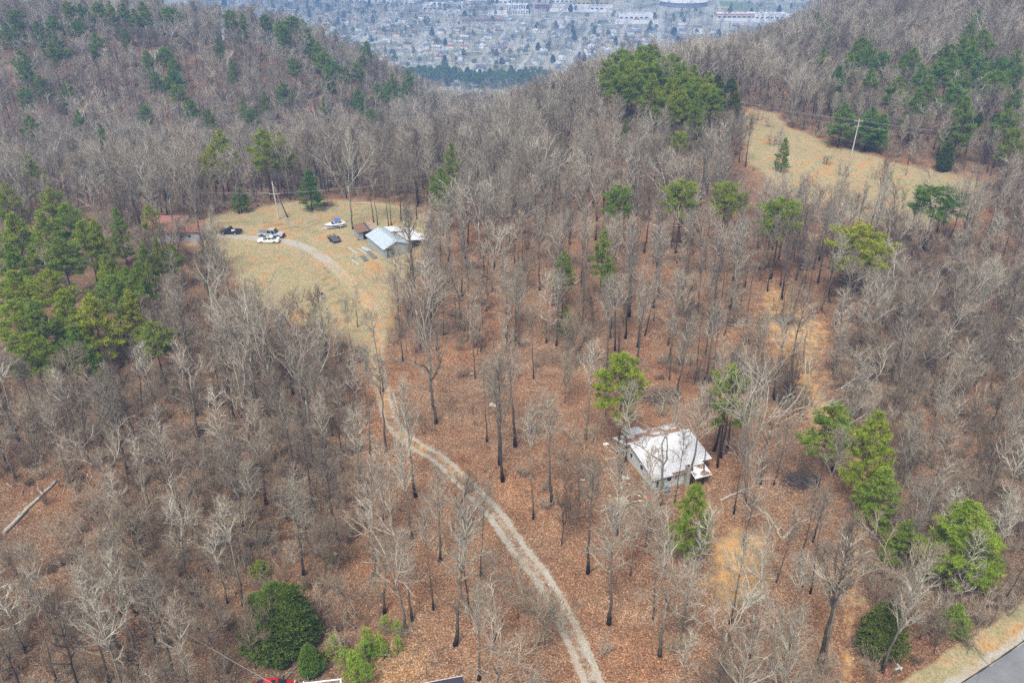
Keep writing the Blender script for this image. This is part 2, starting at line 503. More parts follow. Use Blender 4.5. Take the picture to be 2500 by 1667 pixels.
def ribbon(name, line, half, lift, mat, label, cols=9, jitter=0.0, attrs=True, sink=0.09):
    line = np.asarray(line)
    d = np.gradient(line, axis=0)
    d /= np.linalg.norm(d, axis=1)[:, None] + 1e-9
    nrm = np.stack([d[:, 1], -d[:, 0]], 1)
    s = np.linspace(-1, 1, cols)
    w = half * (1 + jitter * rng.normal(size=(len(line), 1)))
    X = line[:, :1] + nrm[:, :1] * s[None] * w
    Y = line[:, 1:2] + nrm[:, 1:2] * s[None] * w
    Z = heights(X, Y) + lift - (sink + lift) * (np.abs(s)[None] > 0.99)
    v = np.stack([X.ravel(), Y.ravel(), Z.ravel()], 1)
    n, c = X.shape
    f = [(i*c+k, i*c+k+1, (i+1)*c+k+1, (i+1)*c+k) for i in range(n - 1) for k in range(c - 1)]
    me = bpy.data.meshes.new(name); me.from_pydata(v.tolist(), [], f)
    me.polygons.foreach_set('use_smooth', np.ones(len(f), dtype=bool))
    if attrs: put_attrs(me, ground_attrs(X.ravel(), Y.ravel()))
    me.materials.append(mat)
    o = link(name, me)
    tag(o, label, kind='structure')
    return o
def densify(line, step):
    line = np.asarray(line)
    out = []
    for a, b in zip(line[:-1], line[1:]):
        k = max(1, int(np.linalg.norm(b - a) / step))
        out += [a + (b - a) * i / k for i in range(k)]
    return np.array(out + [line[-1]])
ribbon('gravel_drive', densify(DRIVE, 0.8), 2.3, 0.05, MAT_GROUND, 'pale gravel drive winding between the trees up to the grassy clearing', 15, 0.05)
ribbon('dirt_track', densify(TRACK, 0.8), 2.0, 0.05, MAT_GROUND, 'sandy dirt track through the leaf litter beside the road', 11, 0.06)

def asphalt_material():
    m, nt, b = nmat('asphalt')
    geo = N(nt, 'ShaderNodeNewGeometry'); P = geo.outputs['Position']
    c = ramp(nt, noise(nt, P, 14, 3, 0.7), [(0.3, (0.16, 0.165, 0.18)), (0.7, (0.24, 0.245, 0.26))])
    c = mixc(nt, 1.0, c, ramp(nt, noise(nt, P, 0.3, 3, 0.6), [(0.35, (0.88, 0.88, 0.88)), (0.65, (1.08, 1.08, 1.08))]), 'MULTIPLY')
    cr = N(nt, 'ShaderNodeTexVoronoi', Scale=0.35, feature='DISTANCE_TO_EDGE')
    nz = mixc(nt, 0.35, P, N(nt, 'ShaderNodeTexNoise', Scale=0.8).outputs['Color'])
    L(nt, P, cr.inputs['Vector'])
    k = math_n(nt, 'LESS_THAN', cr.outputs[0], 0.006)
    c = mixc(nt, math_n(nt, 'MULTIPLY', k, 0.5), c, (0.08, 0.08, 0.085))
    L(nt, c, b.inputs['Base Color'])
    b.inputs['Roughness'].default_value = 0.8
    return m
MAT_ASPHALT = asphalt_material()
ribbon('road', densify(ROADMID, 1.2), 3.1, 0.09, MAT_ASPHALT, 'grey asphalt country road with crumbling grassy verge', 9, 0.012, attrs=False)
ln = densify(ROADMID, 1.2)
dd = np.gradient(ln, axis=0); dd /= np.linalg.norm(dd, axis=1)[:, None]
edge = ln + np.stack([dd[:, 1], -dd[:, 0]], 1) * -2.78
ribbon('road_edge_seam', edge, 0.09, 0.105, plain('tar_seam', (0.035, 0.035, 0.04), 0.6), 'dark tar seam along the asphalt edge', 3, 0.3, attrs=False, sink=-0.10)

# ------------------------------------------------------------------ plant materials
def bark_material(name, dark, light, twigc):
    m, nt, b = nmat(name)
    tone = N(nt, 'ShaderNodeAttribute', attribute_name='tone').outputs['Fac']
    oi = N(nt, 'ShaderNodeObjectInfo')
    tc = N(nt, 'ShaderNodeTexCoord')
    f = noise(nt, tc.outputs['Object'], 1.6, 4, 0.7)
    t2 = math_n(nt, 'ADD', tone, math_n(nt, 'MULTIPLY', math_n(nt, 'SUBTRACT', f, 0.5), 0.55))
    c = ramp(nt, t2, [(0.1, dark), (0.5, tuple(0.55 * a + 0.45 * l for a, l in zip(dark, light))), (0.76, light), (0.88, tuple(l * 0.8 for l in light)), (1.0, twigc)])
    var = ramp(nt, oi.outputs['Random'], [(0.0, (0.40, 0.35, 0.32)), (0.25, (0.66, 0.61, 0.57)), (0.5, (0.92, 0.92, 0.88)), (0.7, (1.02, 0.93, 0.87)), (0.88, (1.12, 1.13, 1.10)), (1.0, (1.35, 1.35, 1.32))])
    var = mixc(nt, oi.outputs['Alpha'], (1, 1, 1), var)      # things of their own carry their tint in the object colour, alpha 0
    c = mixc(nt, 1.0, c, var, 'MULTIPLY')
    c = mixc(nt, 1.0, c, oi.outputs['Color'], 'MULTIPLY')
    L(nt, c, b.inputs['Base Color'])
    b.inputs['Roughness'].default_value = 0.9
    b.inputs['Specular IOR Level'].default_value = 0.1
    return m
MAT_BARK = bark_material('grey_bark', (0.04, 0.034, 0.027), (0.46, 0.435, 0.375), (0.26, 0.215, 0.165))
MAT_BRUSH = bark_material('brush_bark', (0.085, 0.068, 0.055), (0.36, 0.31, 0.245), (0.27, 0.212, 0.155))
MAT_PINEBARK = bark_material('pine_bark', (0.085, 0.058, 0.048), (0.15, 0.10, 0.08), (0.16, 0.12, 0.1))
def needle_material(name, dark, mid, tip):
    m, nt, b = nmat(name)
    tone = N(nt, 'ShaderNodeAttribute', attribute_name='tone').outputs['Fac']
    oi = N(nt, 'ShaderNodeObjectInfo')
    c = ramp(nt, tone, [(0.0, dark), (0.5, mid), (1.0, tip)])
    var = ramp(nt, oi.outputs['Random'], [(0.0, (0.8, 0.9, 1.0)), (0.5, (1, 1, 1)), (1.0, (1.2, 1.08, 0.85))])
    c = mixc(nt, 1.0, c, var, 'MULTIPLY')
    c = mixc(nt, 1.0, c, oi.outputs['Color'], 'MULTIPLY')
    L(nt, c, b.inputs['Base Color'])
    b.inputs['Roughness'].default_value = 0.6
    b.inputs['Specular IOR Level'].default_value = 0.25
    return m
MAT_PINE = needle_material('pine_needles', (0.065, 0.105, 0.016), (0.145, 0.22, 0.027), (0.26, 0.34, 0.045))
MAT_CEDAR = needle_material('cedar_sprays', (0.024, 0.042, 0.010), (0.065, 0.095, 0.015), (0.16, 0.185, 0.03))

# ------------------------------------------------------------------ bare trees
def unit(v):
    return v / (math.sqrt(v[0] * v[0] + v[1] * v[1] + v[2] * v[2]) + 1e-9)
def cross(a, b):
    return np.array([a[1] * b[2] - a[2] * b[1], a[2] * b[0] - a[0] * b[2], a[0] * b[1] - a[1] * b[0]])
def rot_about(v, axis, ang):
    axis = unit(axis)
    return v * math.cos(ang) + cross(axis, v) * math.sin(ang) + axis * (axis @ v) * (1 - math.cos(ang))
def side_dir(d, div, R):
    """a direction that leaves d by the angle div on a random side"""
    a = cross(d, R.normal(size=3))
    return unit(rot_about(d, a, div))
def twig(mb, p, d, ln, r, R, tone=1.0):
    a = unit(cross(d, R.normal(size=3))); b = cross(d, a)
    mid = p + d * ln * 0.5 + R.normal(size=3) * ln * 0.06
    q = p + d * ln + R.normal(size=3) * ln * 0.10
    vs = []
    for c, rr in ((p, r), (mid, r * 0.75)):
        for k in range(3):
            an = 2.0944 * k
            vs.append(c + rr * (math.cos(an) * a + math.sin(an) * b))
    vs.append(q)
    mb.add(vs, [(0,1,4,3),(1,2,5,4),(2,0,3,5),(3,4,6),(4,5,6),(5,3,6)], 0, tone)
    return mid, q
def branch(p, d, ln, nseg, R, wander, up):
    pts = [p]
    for i in range(nseg):
        d = unit(d + R.normal(size=3) * wander + np.array([0, 0, up]))
        pts.append(pts[-1] + d * ln / nseg)
    return pts
def lerp_path(pts, t):
    x = t * (len(pts) - 1); i = min(int(x), len(pts) - 2); f = x - i
    return pts[i] * (1 - f) + pts[i+1] * f, unit(pts[i+1] - pts[i])
def bare_tree(seed, h, cb, nlimb, spread, fork=0, twigs=6, r0=None, lean=0.0, el=(28, 62), twr=0.017, sub=7, gnarl=0.10):
    """returns trunk mesh builder and crown mesh builder"""
    R = np.random.default_rng(seed)
    T, K = MB(), MB()
    r0 = r0 or 0.0105 * h + 0.02
    top = h * (0.93 if not fork else 0.5)
    ld = np.array([math.cos(seed), math.sin(seed), 0]) * lean
    pts = [np.array([0., 0, -0.4])]
    n = 9
    for i in range(1, n + 1):
        z = top * i / n
        w = 0.012 * h * math.sin(3.0 * i / n + seed) * 0.6
        pts.append(np.array([w * math.cos(seed * 1.7), w * math.sin(seed * 1.7), z]) + ld * z + R.normal(size=3) * np.array([1, 1, 0]) * 0.004 * h)
    rad = [r0 * 1.5 if i == 0 else max(0.035, r0 * (1 - 0.88 * (i / n) ** 0.85)) if not fork else r0 * (1 - 0.35 * i / n) for i in range(n + 1)]
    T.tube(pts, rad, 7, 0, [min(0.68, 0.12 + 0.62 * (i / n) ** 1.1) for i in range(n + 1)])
    limbs = []
    if fork:
        for k in range(fork):
            az = 2 * math.pi * (k + R.random() * 0.5) / fork
            e = math.radians(R.uniform(55, 79))
            d = np.array([math.cos(az) * math.cos(e), math.sin(az) * math.cos(e), math.sin(e)])
            t = R.uniform(0.72, 1.0)
            p, _ = lerp_path(pts, t)
            ln = (h - p[2]) / math.sin(e) * R.uniform(0.82, 1.02)
            q = branch(p, d, ln, 7, R, 0.09 + gnarl, 0.07)
            rr = [r0 * 0.52 * (1 - 0.86 * i / 7) + 0.012 for i in range(8)]
            K.tube(q, rr, 6, 0, [0.38 + 0.5 * i / 7 for i in range(8)], cap=False)
            for j in range(max(5, nlimb // fork)):
                limbs.append((q, R.uniform(0.22, 0.97), ln * 0.42, r0 * 0.26))
            limbs.append((q, 1.0, ln * 0.22, 0.03))
        # a few low limbs
        for k in range(3):
            limbs.append((pts, R.uniform(0.45, 0.8), h * 0.2, r0 * 0.25))
    else:
        for k in range(nlimb):
            u = (k + R.random()) / nlimb
            limbs.append((pts, cb + (1 - cb) * u ** 0.9, spread * h * (1.0 - 0.62 * u) * R.uniform(0.7, 1.15), r0 * (0.5 - 0.27 * u)))
    ga = R.uniform(0, 6.28)
    for (path, t, ln, r) in limbs:
        p, dp = lerp_path(path, t)
        ga += 2.4 + R.normal() * 0.3
        if path is pts:
            e = math.radians(R.uniform(*el) + 18 * max(0, t - 0.6))
            d = np.array([math.cos(ga) * math.cos(e), math.sin(ga) * math.cos(e), math.sin(e)])
        else:
            d = side_dir(dp, math.radians(R.uniform(28, 60)), R)
            d = unit(d + np.array([0, 0, 0.2]))
        q = branch(p, d, ln, 5, R, gnarl, 0.075)
        r = max(r, 0.04)
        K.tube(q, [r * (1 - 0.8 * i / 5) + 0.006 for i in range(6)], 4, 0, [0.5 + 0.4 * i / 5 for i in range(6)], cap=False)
        ns = max(3, int(sub * (0.5 + 0.5 * ln / (spread * h + 1e-6))))
        for j in range(ns):
            ts = 0.22 + 0.78 * (j + R.random()) / ns
            sp_, sd_ = lerp_path(q, min(ts, 1.0))
            d2 = unit(side_dir(sd_, math.radians(R.uniform(24, 58)), R) + np.array([0, 0, 0.16]))
            l2 = ln * R.uniform(0.28, 0.5) * (1.15 - 0.5 * ts) + 0.35
            s = branch(sp_, d2, l2, 3, R, gnarl * 1.2, 0.06)
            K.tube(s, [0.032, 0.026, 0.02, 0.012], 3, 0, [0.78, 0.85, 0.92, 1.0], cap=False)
            for w in range(twigs):
                tt = 0.2 + 0.8 * (w + R.random()) / twigs
                tp, td = lerp_path(s, min(tt, 1.0))
                dw = unit(side_dir(td, math.radians(R.uniform(18, 55)), R) + np.array([0, 0, 0.12]))
                mid, tipp = twig(K, tp, dw, R.uniform(0.45, 1.05), twr, R, R.uniform(0.85, 1.0))
                if w % 2 == 0:
                    twig(K, mid, side_dir(dw, 0.6, R), R.uniform(0.3, 0.65), twr * 0.8, R, 1.0)
    return T, K
def brush(seed, h, stems, twigs=7):
    R = np.random.default_rng(seed)
    K = MB()
    for s in range(stems):
        az = R.uniform(0, 6.28); e = math.radians(R.uniform(52, 86))
        d = np.array([math.cos(az) * math.cos(e), math.sin(az) * math.cos(e), math.sin(e)])
        p = np.array([R.normal() * h * 0.1, R.normal() * h * 0.1, -0.15])
        ln = h * R.uniform(0.6, 1.08)
        q = branch(p, d, ln, 5, R, 0.10, 0.02)
        r = 0.006 * h + 0.012
        K.tube(q, [r * (1 - 0.75 * i / 5) for i in range(6)], 4, 0, [0.25 + 0.5 * i / 5 for i in range(6)], cap=False)
        for j in range(8):
            ts = 0.2 + 0.8 * (j + R.random()) / 8
            sp_, sd_ = lerp_path(q, min(1, ts))
            d2 = unit(side_dir(sd_, math.radians(R.uniform(22, 60)), R) + np.array([0, 0, 0.1]))
            l2 = ln * R.uniform(0.22, 0.42) * (1.1 - 0.5 * ts)
            s2 = branch(sp_, d2, l2, 2, R, 0.14, 0.0)
            K.tube(s2, [0.016, 0.012, 0.008], 3, 0, [0.6, 0.75, 0.9], cap=False)
            for w in range(twigs):
                tp, td = lerp_path(s2, min(1, 0.15 + 0.85 * (w + R.random()) / twigs))
                dw = side_dir(td, math.radians(R.uniform(18, 60)), R)
                mid, _ = twig(K, tp, dw, R.uniform(0.3, 0.75) * (0.5 + h / 10), 0.011, R, R.uniform(0.75, 1.0))
    return K
# ------------------------------------------------------------------ evergreens
def tuft(mb, c, d, size, R, nb, base_tone, width=0.075):
    """a burst of slim needles round c, leaning along d"""
    e = d[None] * 0.55 + R.normal(size=(nb, 3)) * 0.75
    e[:, 2] += 0.22
    e /= np.linalg.norm(e, axis=1)[:, None]
    q = R.normal(size=(nb, 3))
    a = np.stack([e[:, 1] * q[:, 2] - e[:, 2] * q[:, 1], e[:, 2] * q[:, 0] - e[:, 0] * q[:, 2], e[:, 0] * q[:, 1] - e[:, 1] * q[:, 0]], 1)
    a *= size * width / (np.linalg.norm(a, axis=1)[:, None] + 1e-9)
    st = c[None] - e * (0.1 * size)
    v = np.stack([st + a, st - a, c[None] + e * (size * R.uniform(0.7, 1.2, nb))[:, None]], 1).reshape(-1, 3)
    o = len(mb.v)
    mb.v += v.tolist()
    mb.f += [(o + 3 * k, o + 3 * k + 1, o + 3 * k + 2) for k in range(nb)]
    mb.m += [0] * nb
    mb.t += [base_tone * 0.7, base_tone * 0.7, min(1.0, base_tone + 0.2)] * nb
def pine(seed, h, cb, w, dens=1.0, round_=0.5, lean=0.0, flat=1.0, gap=0.25, tsize=0.42):
    """crown from cb*h to h, w metres wide"""
    R = np.random.default_rng(seed)
    T, K = MB(), MB()
    r0 = 0.0095 * h + 0.03
    n = 9
    ld = np.array([math.cos(seed * 2.1), math.sin(seed * 2.1), 0]) * lean
    pts = [np.array([0, 0, -0.4])] + [np.array([0.01 * h * math.sin(2.2 * i / n + seed), 0.01 * h * math.cos(1.8 * i / n + seed), h * 0.97 * i / n]) + ld * h * (i / n) ** 1.3 for i in range(1, n + 1)]
    T.tube(pts, [r0 * 1.35] + [max(0.03, r0 * (1 - 0.9 * i / n)) for i in range(1, n + 1)], 7, 0, [0.9 * i / n for i in range(n + 1)])
    # dead stubs under the crown
    for k in range(10):
        t = R.uniform(max(0.05, cb - 0.3), max(0.06, cb) + 0.05)
        p, _ = lerp_path(pts, t)
        az = R.uniform(0, 6.28)
        T.tube(branch(p, np.array([math.cos(az), math.sin(az), 0.1]), R.uniform(0.1, 0.3) * w, 2, R, 0.15, 0), [0.03, 0.022, 0.012], 3, 0, 0.95, cap=False)
    nb = int(74 * dens * (h * (1 - cb)) / 9.0)
    ga = 0.0
    for k in range(nb):
        u = (k + R.random()) / nb
        z = cb + (1 - cb) * u
        p, _ = lerp_path(pts, min(0.995, z))
        if round_ > 0:
            prof = (math.sin(math.pi * min(1, (0.14 + 0.86 * u) ** (0.75))) ** 0.75) * round_ + (1 - u) ** 0.8 * (1 - round_)
        else:
            prof = (1 - u) ** 0.85
        ln = max(0.5, w * 0.5 * prof * R.uniform(0.55, 1.12))
        if R.random() < gap * (1 - u): continue
        ga += 2.4 + R.normal() * 0.35
        e = math.radians(-6 + 46 * u + R.normal() * 7) * flat
        d = np.array([math.cos(ga) * math.cos(e), math.sin(ga) * math.cos(e), math.sin(e)])
        q = branch(p, d, ln, 4, R, 0.08, 0.06)
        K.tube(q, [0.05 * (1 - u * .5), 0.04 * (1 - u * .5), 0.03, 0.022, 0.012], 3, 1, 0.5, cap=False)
        nt_ = max(4, int(ln * 5.5 * dens))
        for j in range(nt_):
            t = 0.32 + 0.68 * (j + R.random()) / nt_
            sp_, sd_ = lerp_path(q, min(1, t))
            lat = side_dir(sd_, math.radians(R.uniform(25, 70)), R); lat[2] = lat[2] * 0.35 + 0.12
            sl = R.uniform(0.12, 0.36) * ln * (1.25 - 0.7 * t) + 0.12
            ns = 1 + int(sl > 0.5) + int(sl > 0.95)
            bt = R.uniform(0.15, 0.85)
            for g in range(ns):
                c = sp_ + unit(lat) * sl * (g + 1) / ns + R.normal(size=3) * 0.06
                tuft(K, c, unit(lat), tsize * R.uniform(0.8, 1.3), R, 15, bt)
        tuft(K, q[-1], unit(q[-1] - q[-2]), tsize, R, 15, R.uniform(0.5, 1.0))
    for g in range(4):
        tuft(K, pts[-1] + R.normal(size=3) * 0.15, np.array([0, 0, 1.]), tsize, R, 15, 0.8)
    return T, K
def cedar(seed, h, w, n=2600, size=0.34):
    R = np.random.default_rng(seed)
    T, K = MB(), MB()
    T.tube([(0, 0, -0.3), (0.05, 0, h * 0.4), (0, 0.05, h * 0.93)], [0.025 * h, 0.017 * h, 0.01], 6, 0, 0.2)
    lob = [(R.uniform(0, 6.28), R.uniform(0.05, 0.9), R.uniform(0.06, 0.15)) for _ in range(40)]
    for k in range(n):
        u = R.random() ** 1.15 * 0.985
        az = R.uniform(0, 6.28)
        prof = (min(1.0, (u + 0.06) / 0.24) ** 0.6) * ((1 - u) ** 0.48) * 1.1
        bump = sum(am * math.exp(-((math.remainder(az - a, 6.2832)) / 0.26) ** 2 - ((u - z) / 0.055) ** 2) for a, z, am in lob)
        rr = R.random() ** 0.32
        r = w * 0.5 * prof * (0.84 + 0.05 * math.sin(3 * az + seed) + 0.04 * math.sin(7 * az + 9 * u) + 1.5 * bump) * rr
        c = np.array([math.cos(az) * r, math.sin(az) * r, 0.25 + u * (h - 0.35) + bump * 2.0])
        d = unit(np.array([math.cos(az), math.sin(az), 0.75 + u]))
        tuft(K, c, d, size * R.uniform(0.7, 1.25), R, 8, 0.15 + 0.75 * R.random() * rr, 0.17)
    return T, K

PROTO, JOINED = {}, {}
def add_proto(key, T, K, tm, km):
    t = T.data(key + '_trunk', [tm], smooth=True, tone=True) if T is not None else None
    k = K.data(key + '_crown', km, smooth=False, tone=True)
    PROTO[key] = (t, k)
    J = MB()
    if T is not None: J.add(T.v, T.f, 0, T.t)
    mats = ([tm] if T is not None else []) + km
    o = len(J.v); off = 1 if T is not None else 0
    J.v += K.v; J.f += [tuple(i + o for i in f) for f in K.f]; J.m += [m + off for m in K.m]; J.t += K.t
    JOINED[key] = (J, mats)
TALLS = [(20, .50, 19, .20), (18, .58, 16, .18), (21, .46, 21, .21), (17, .44, 18, .22), (19, .54, 17, .17), (16, .38, 20, .23), (18, .48, 16, .24), (20, .62, 14, .19)]
for i, (h, cb, nl, sp_) in enumerate(TALLS):
    add_proto('tall%d' % i, *bare_tree(20 + i, h, cb, nl, sp_, el=(38, 66), gnarl=0.06, twigs=7, twr=0.0145, lean=0.012 * (i % 3)), MAT_BARK, [MAT_BARK])
for i, (h, fk) in enumerate([(19, 4), (17, 3), (20, 5), (15, 3)]):
    add_proto('oak%d' % i, *bare_tree(40 + i * 3, h, .45, 18, .27, fork=fk, twigs=6, sub=6, gnarl=0.09, twr=0.015), MAT_BARK, [MAT_BARK])
SLIMS = [(14, .55, (35, 62)), (12, .25, (12, 42)), (15, .62, (38, 66)), (13, .40, (25, 55)), (11, .30, (15, 48))]
for i, (h, cb, el) in enumerate(SLIMS):
    add_proto('slim%d' % i, *bare_tree(60 + i, h, cb, 15 if el[0] > 20 else 22, .17, twigs=6, sub=5, r0=0.11, lean=0.02 * i, gnarl=0.07, el=el, twr=0.013), MAT_BARK, [MAT_BARK])
for i, (h, fk) in enumerate([(9, 4), (8, 5), (7, 3)]):
    add_proto('small%d' % i, *bare_tree(80 + i, h, .3, 16, .30, fork=fk, twigs=7, sub=6, r0=0.085, gnarl=0.10, twr=0.012), MAT_BRUSH, [MAT_BRUSH])
for i, (h, s) in enumerate([(4.5, 9), (3.2, 8), (5.5, 8), (2.2, 9)]):
    add_proto('brush%d' % i, None, brush(100 + i, h, s), None, [MAT_BRUSH])
for i, a in enumerate([dict(h=18, cb=.52, w=8, round_=.9), dict(h=17, cb=.45, w=8.5, round_=.85, gap=.35), dict(h=15, cb=.4, w=6.5, round_=.7), dict(h=19, cb=.6, w=9, round_=1.0, gap=.2),
                       dict(h=16, cb=.5, w=10, round_=1.0, flat=.6, lean=.12)]):
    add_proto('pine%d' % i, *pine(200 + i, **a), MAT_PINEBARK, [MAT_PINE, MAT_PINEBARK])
for i, a in enumerate([dict(h=13, cb=.12, w=7, round_=.35, dens=1.0), dict(h=15, cb=.2, w=7.5, round_=.4), dict(h=11, cb=.15, w=6.5, round_=.5)]):
    add_proto('fir%d' % i, *pine(240 + i, **a), MAT_PINEBARK, [MAT_PINE, MAT_PINEBARK])
add_proto('youngpine0', *pine(260, h=4.0, cb=.08, w=2.6, round_=.1, dens=1.3, tsize=.25, gap=.25), MAT_PINEBARK, [MAT_PINE, MAT_PINEBARK])
add_proto('youngpine1', *pine(261, h=3.0, cb=.1, w=2.2, round_=.2, dens=1.3, tsize=.22, gap=.25), MAT_PINEBARK, [MAT_PINE, MAT_PINEBARK])
add_proto('cedar0', *cedar(300, 9.5, 8.2, 8200, .36), MAT_PINEBARK, [MAT_CEDAR])
add_proto('cedar1', *cedar(301, 9.0, 5.0, 3200, .36), MAT_PINEBARK, [MAT_CEDAR])
def sticks(seed):
    R = np.random.default_rng(seed); K = MB()
    for k in range(7):
        a = R.uniform(0, 6.28); ln = R.uniform(.8, 3.2); p = np.array([R.normal() * 1.6, R.normal() * 1.6, .06]); d = np.array([math.cos(a), math.sin(a), 0.03])
        q = branch(p, d, ln, 3, R, .12, 0); r = R.uniform(.02, .06)
        K.tube(q, [r, r * .8, r * .6, r * .3], 4, 0, R.uniform(.3, .8), cap=False)
        for j in range(2):
            sp_, sd_ = lerp_path(q, R.uniform(.3, .9)); e = side_dir(sd_, .7, R); e[2] = abs(e[2]) * .4
            twig(K, sp_, e, R.uniform(.4, 1.1), .016, R, .8)
    return K
for i in range(3): add_proto('sticks%d' % i, None, sticks(400 + i), None, [MAT_BARK])
PH = {'sticks0':1,'sticks1':1,'sticks2':1,'tall0':20,'tall1':18,'tall2':21,'tall3':17,'oak0':19,'oak1':17,'oak2':20,'oak3':15,'slim0':14,'slim1':12,'slim2':15,'slim3':13,'slim4':11,'tall4':19,'tall5':16,'tall6':18,'tall7':20,'small0':9,'small1':8,'small2':7,
      'brush0':4.5,'brush1':3.2,'brush2':5.5,'brush3':2.2,'pine0':18,'pine1':17,'pine2':15,'pine3':19,'pine4':16,'fir0':13,'fir1':15,'fir2':11,'youngpine0':4,'youngpine1':3,'cedar0':9.5,'cedar1':9}
PW = {'pine0':8,'pine1':8.5,'pine2':6.5,'pine3':9,'pine4':10,'fir0':7,'fir1':7.5,'fir2':6.5,'cedar0':8.2,'cedar1':5.0,'youngpine0':2.6,'youngpine1':2.2}

# ------------------------------------------------------------------ where the trees stand
TREES = []      # dict(key, x, y, z, s=(sx,sy,sz), rot, col, label, group, name, cat)
def put(key, p, h=None, wide=None, rot=None, col=(1, 1, 1), label=None, tilt=(0, 0), group=None):
    sz = (h / PH[key]) if h else 1.0
    sx = wide if wide else sz
    TREES.append(dict(key=key, x=p[0], y=p[1], z=p[2], s=(sx, sx, sz), rot=random.uniform(0, 6.28) if rot is None else rot, col=col, label=label, tilt=tilt, group=group))
    return TREES[-1]
def top_pine(x, ytop, wpx, h=17.0, key=None, col=(1, 1, 1), label=None, keys=('pine0', 'pine1', 'pine2', 'pine3'), group=None, wmax=1.5):
    p = at(x, ytop, h)
    if p is None: return
    key = key or random.choice(keys)
    dist = math.sqrt(p.x ** 2 + p.y ** 2 + (CAM_Z - p.z - h) ** 2)
    wm = wpx * VS * dist / F
    return put(key, p, h, min(wmax, max(0.55, wm / PW[key])), col=col, label=label, group=group)
BR = (1.25, 1.2, 0.8); YE = (1.5, 1.25, 0.7); DK = (0.78, 0.88, 0.85); BL = (0.85, 1.0, 0.95); NO = (1, 1, 1); DU = (1.0, 0.95, 1.05)

# single pines one can pick out
top_pine(1438, 812, 138, 17, 'pine0', BR, 'round crowned bright green pine just behind the abandoned house', wmax=1.3)
top_pine(1683, 838, 118, 17, 'pine1', BR, 'bright green pine among bare trunks behind the roofed porch of the abandoned house')
top_pine(1600, 1113, 112, 12, 'fir2', BR, 'bushy bright pine standing in front of the abandoned house porch')
top_pine(1920, 922, 125, 14, 'pine2', BR, 'bright green pine with open lower trunk beside the sandy dirt track')
top_pine(2022, 945, 125, 15, 'fir1', BR, 'dense green pine with a drooping lower crown beyond the dirt track')
top_pine(2035, 1075, 110, 10, 'fir2', BR, 'shorter green pine in front of the drooping pine by the dirt track')
top_pine(1995, 527, 150, 15, 'pine4', YE, 'leaning yellow green pine with a flat spreading crown')
top_pine(2160, 430, 150, 15, 'pine3', DK, 'broad dark green pine at the lower end of the meadow')
top_pine(1800, 453, 112, 18, 'pine3', (1.2, 1.12, .8), 'tall pine with a long bare dark trunk in the open wood')
top_pine(1672, 418, 92, 17, 'pine3', (1.2, 1.12, .8), 'round topped pine rising among bare trees below the meadow', group='pines in the bare wood')
top_pine(1568, 412, 96, 17, 'pine3', (1.1, 1.08, .8), 'flat topped dark pine rising among bare trees below the meadow', group='pines in the bare wood')
top_pine(1422, 424, 80, 17, 'pine3', (1.15, 1.1, .8), 'small crowned pine rising among bare trees below the knoll', group='pines in the bare wood')
top_pine(1388, 528, 62, 15, 'pine2', NO, 'narrow pine with ragged crown in the open wood')
top_pine(1398, 590, 52, 11, 'pine2', NO, 'low bushy pine beside the narrow ragged pine')
top_pine(1296, 576, 60, 13, 'pine2', DU, 'thin dull green pine among grey trunks in the open wood')
top_pine(1300, 702, 44, 7, 'fir2', NO, 'small young pine among grey trunks below the open wood')
top_pine(1012, 385, 70, 16, 'pine1', NO, 'tall pine half hidden by bare trees behind the metal barn')
top_pine(1036, 328, 58, 16, 'pine2', NO, 'pine with rounded crown deep in the wood behind the barn')
top_pine(502, 298, 78, 18, 'pine2', YE, 'tall narrow olive pine at the back of the clearing')
top_pine(480, 340, 60, 15, 'pine1', YE, 'shorter olive pine next to the narrow pine behind the clearing')
top_pine(598, 297, 80, 19, 'pine1', YE, 'large olive pine with layered crown behind the utility pole')
top_pine(640, 302, 56, 18, 'pine2', YE, 'slender olive pine beside the layered pine behind the utility pole')
top_pine(548, 435, 50, 6, 'fir2', (0.55, 0.75, 0.8), 'dark low cedar under the trees at the back of the clearing')
put('fir0', at(717, 483), 10.5, 1.15, col=(0.6, 0.8, 0.95), label='dark cedar with spreading boughs standing alone at the back of the clearing')
put('fir0', at(1792, 396), 9.5, 0.75, col=NO, label='lone small pine standing in the dry grass of the meadow')
top_pine(1562, 300, 50, 13, 'pine3', BR, 'small bright pine above bare trees under the knoll')
top_pine(1437, 274, 24, 12, 'pine2', NO, 'tiny dark pine among bare trees under the knoll')
put('cedar1', at(2165, 393), 8.5, 1.05, col=(0.85, 1.0, 1.0), label='round dark cedar at the foot of the meadow')
put('cedar0', at(652, 1482), 9.2, None, col=(1.05, 1.15, 0.9), label='huge dense dark green cedar above the red car')
TREES[-1]['s'] = (1.2, 1.2, 0.93)
put('cedar1', at(716, 1545), 4.2, 0.62, col=(1.0, 1.35, 1.1), label='small dark cedar tucked against the huge cedar')
for (x, y, h, w) in [(770,1505,3.0,.9),(846,1500,3.6,.9),(872,1498,2.6,.8),(886,1450,2.2,.75),(914,1462,2.4,.7),(915,1496,2.2,.7),(843,1520,3.0,.9),(822,1568,4.6,1.15),(796,1546,3.6,1.0),(884,1512,2.0,.7),(845,1585,4.0,1.0)]:
    put(random.choice(['youngpine0', 'youngpine1']), at(x, y), h, w, col=(1.25, 1.4, 0.9), label='knee high to head high young green pine on leaf litter beside the huge cedar', group='young pines by the huge cedar')
put('youngpine1', at(764, 1296), 1.6, .8, col=BR, label='tiny bright pine seedling beneath bare trees uphill of the huge cedar')
put('fir2', at(600, 1325), 2.6, .45, col=DU, label='thin faded pine sapling just uphill of the huge cedar')
top_pine(2232, 1150, 195, 14, 'fir1', BR, 'large bushy green pine beside the road bend', wmax=2.0)
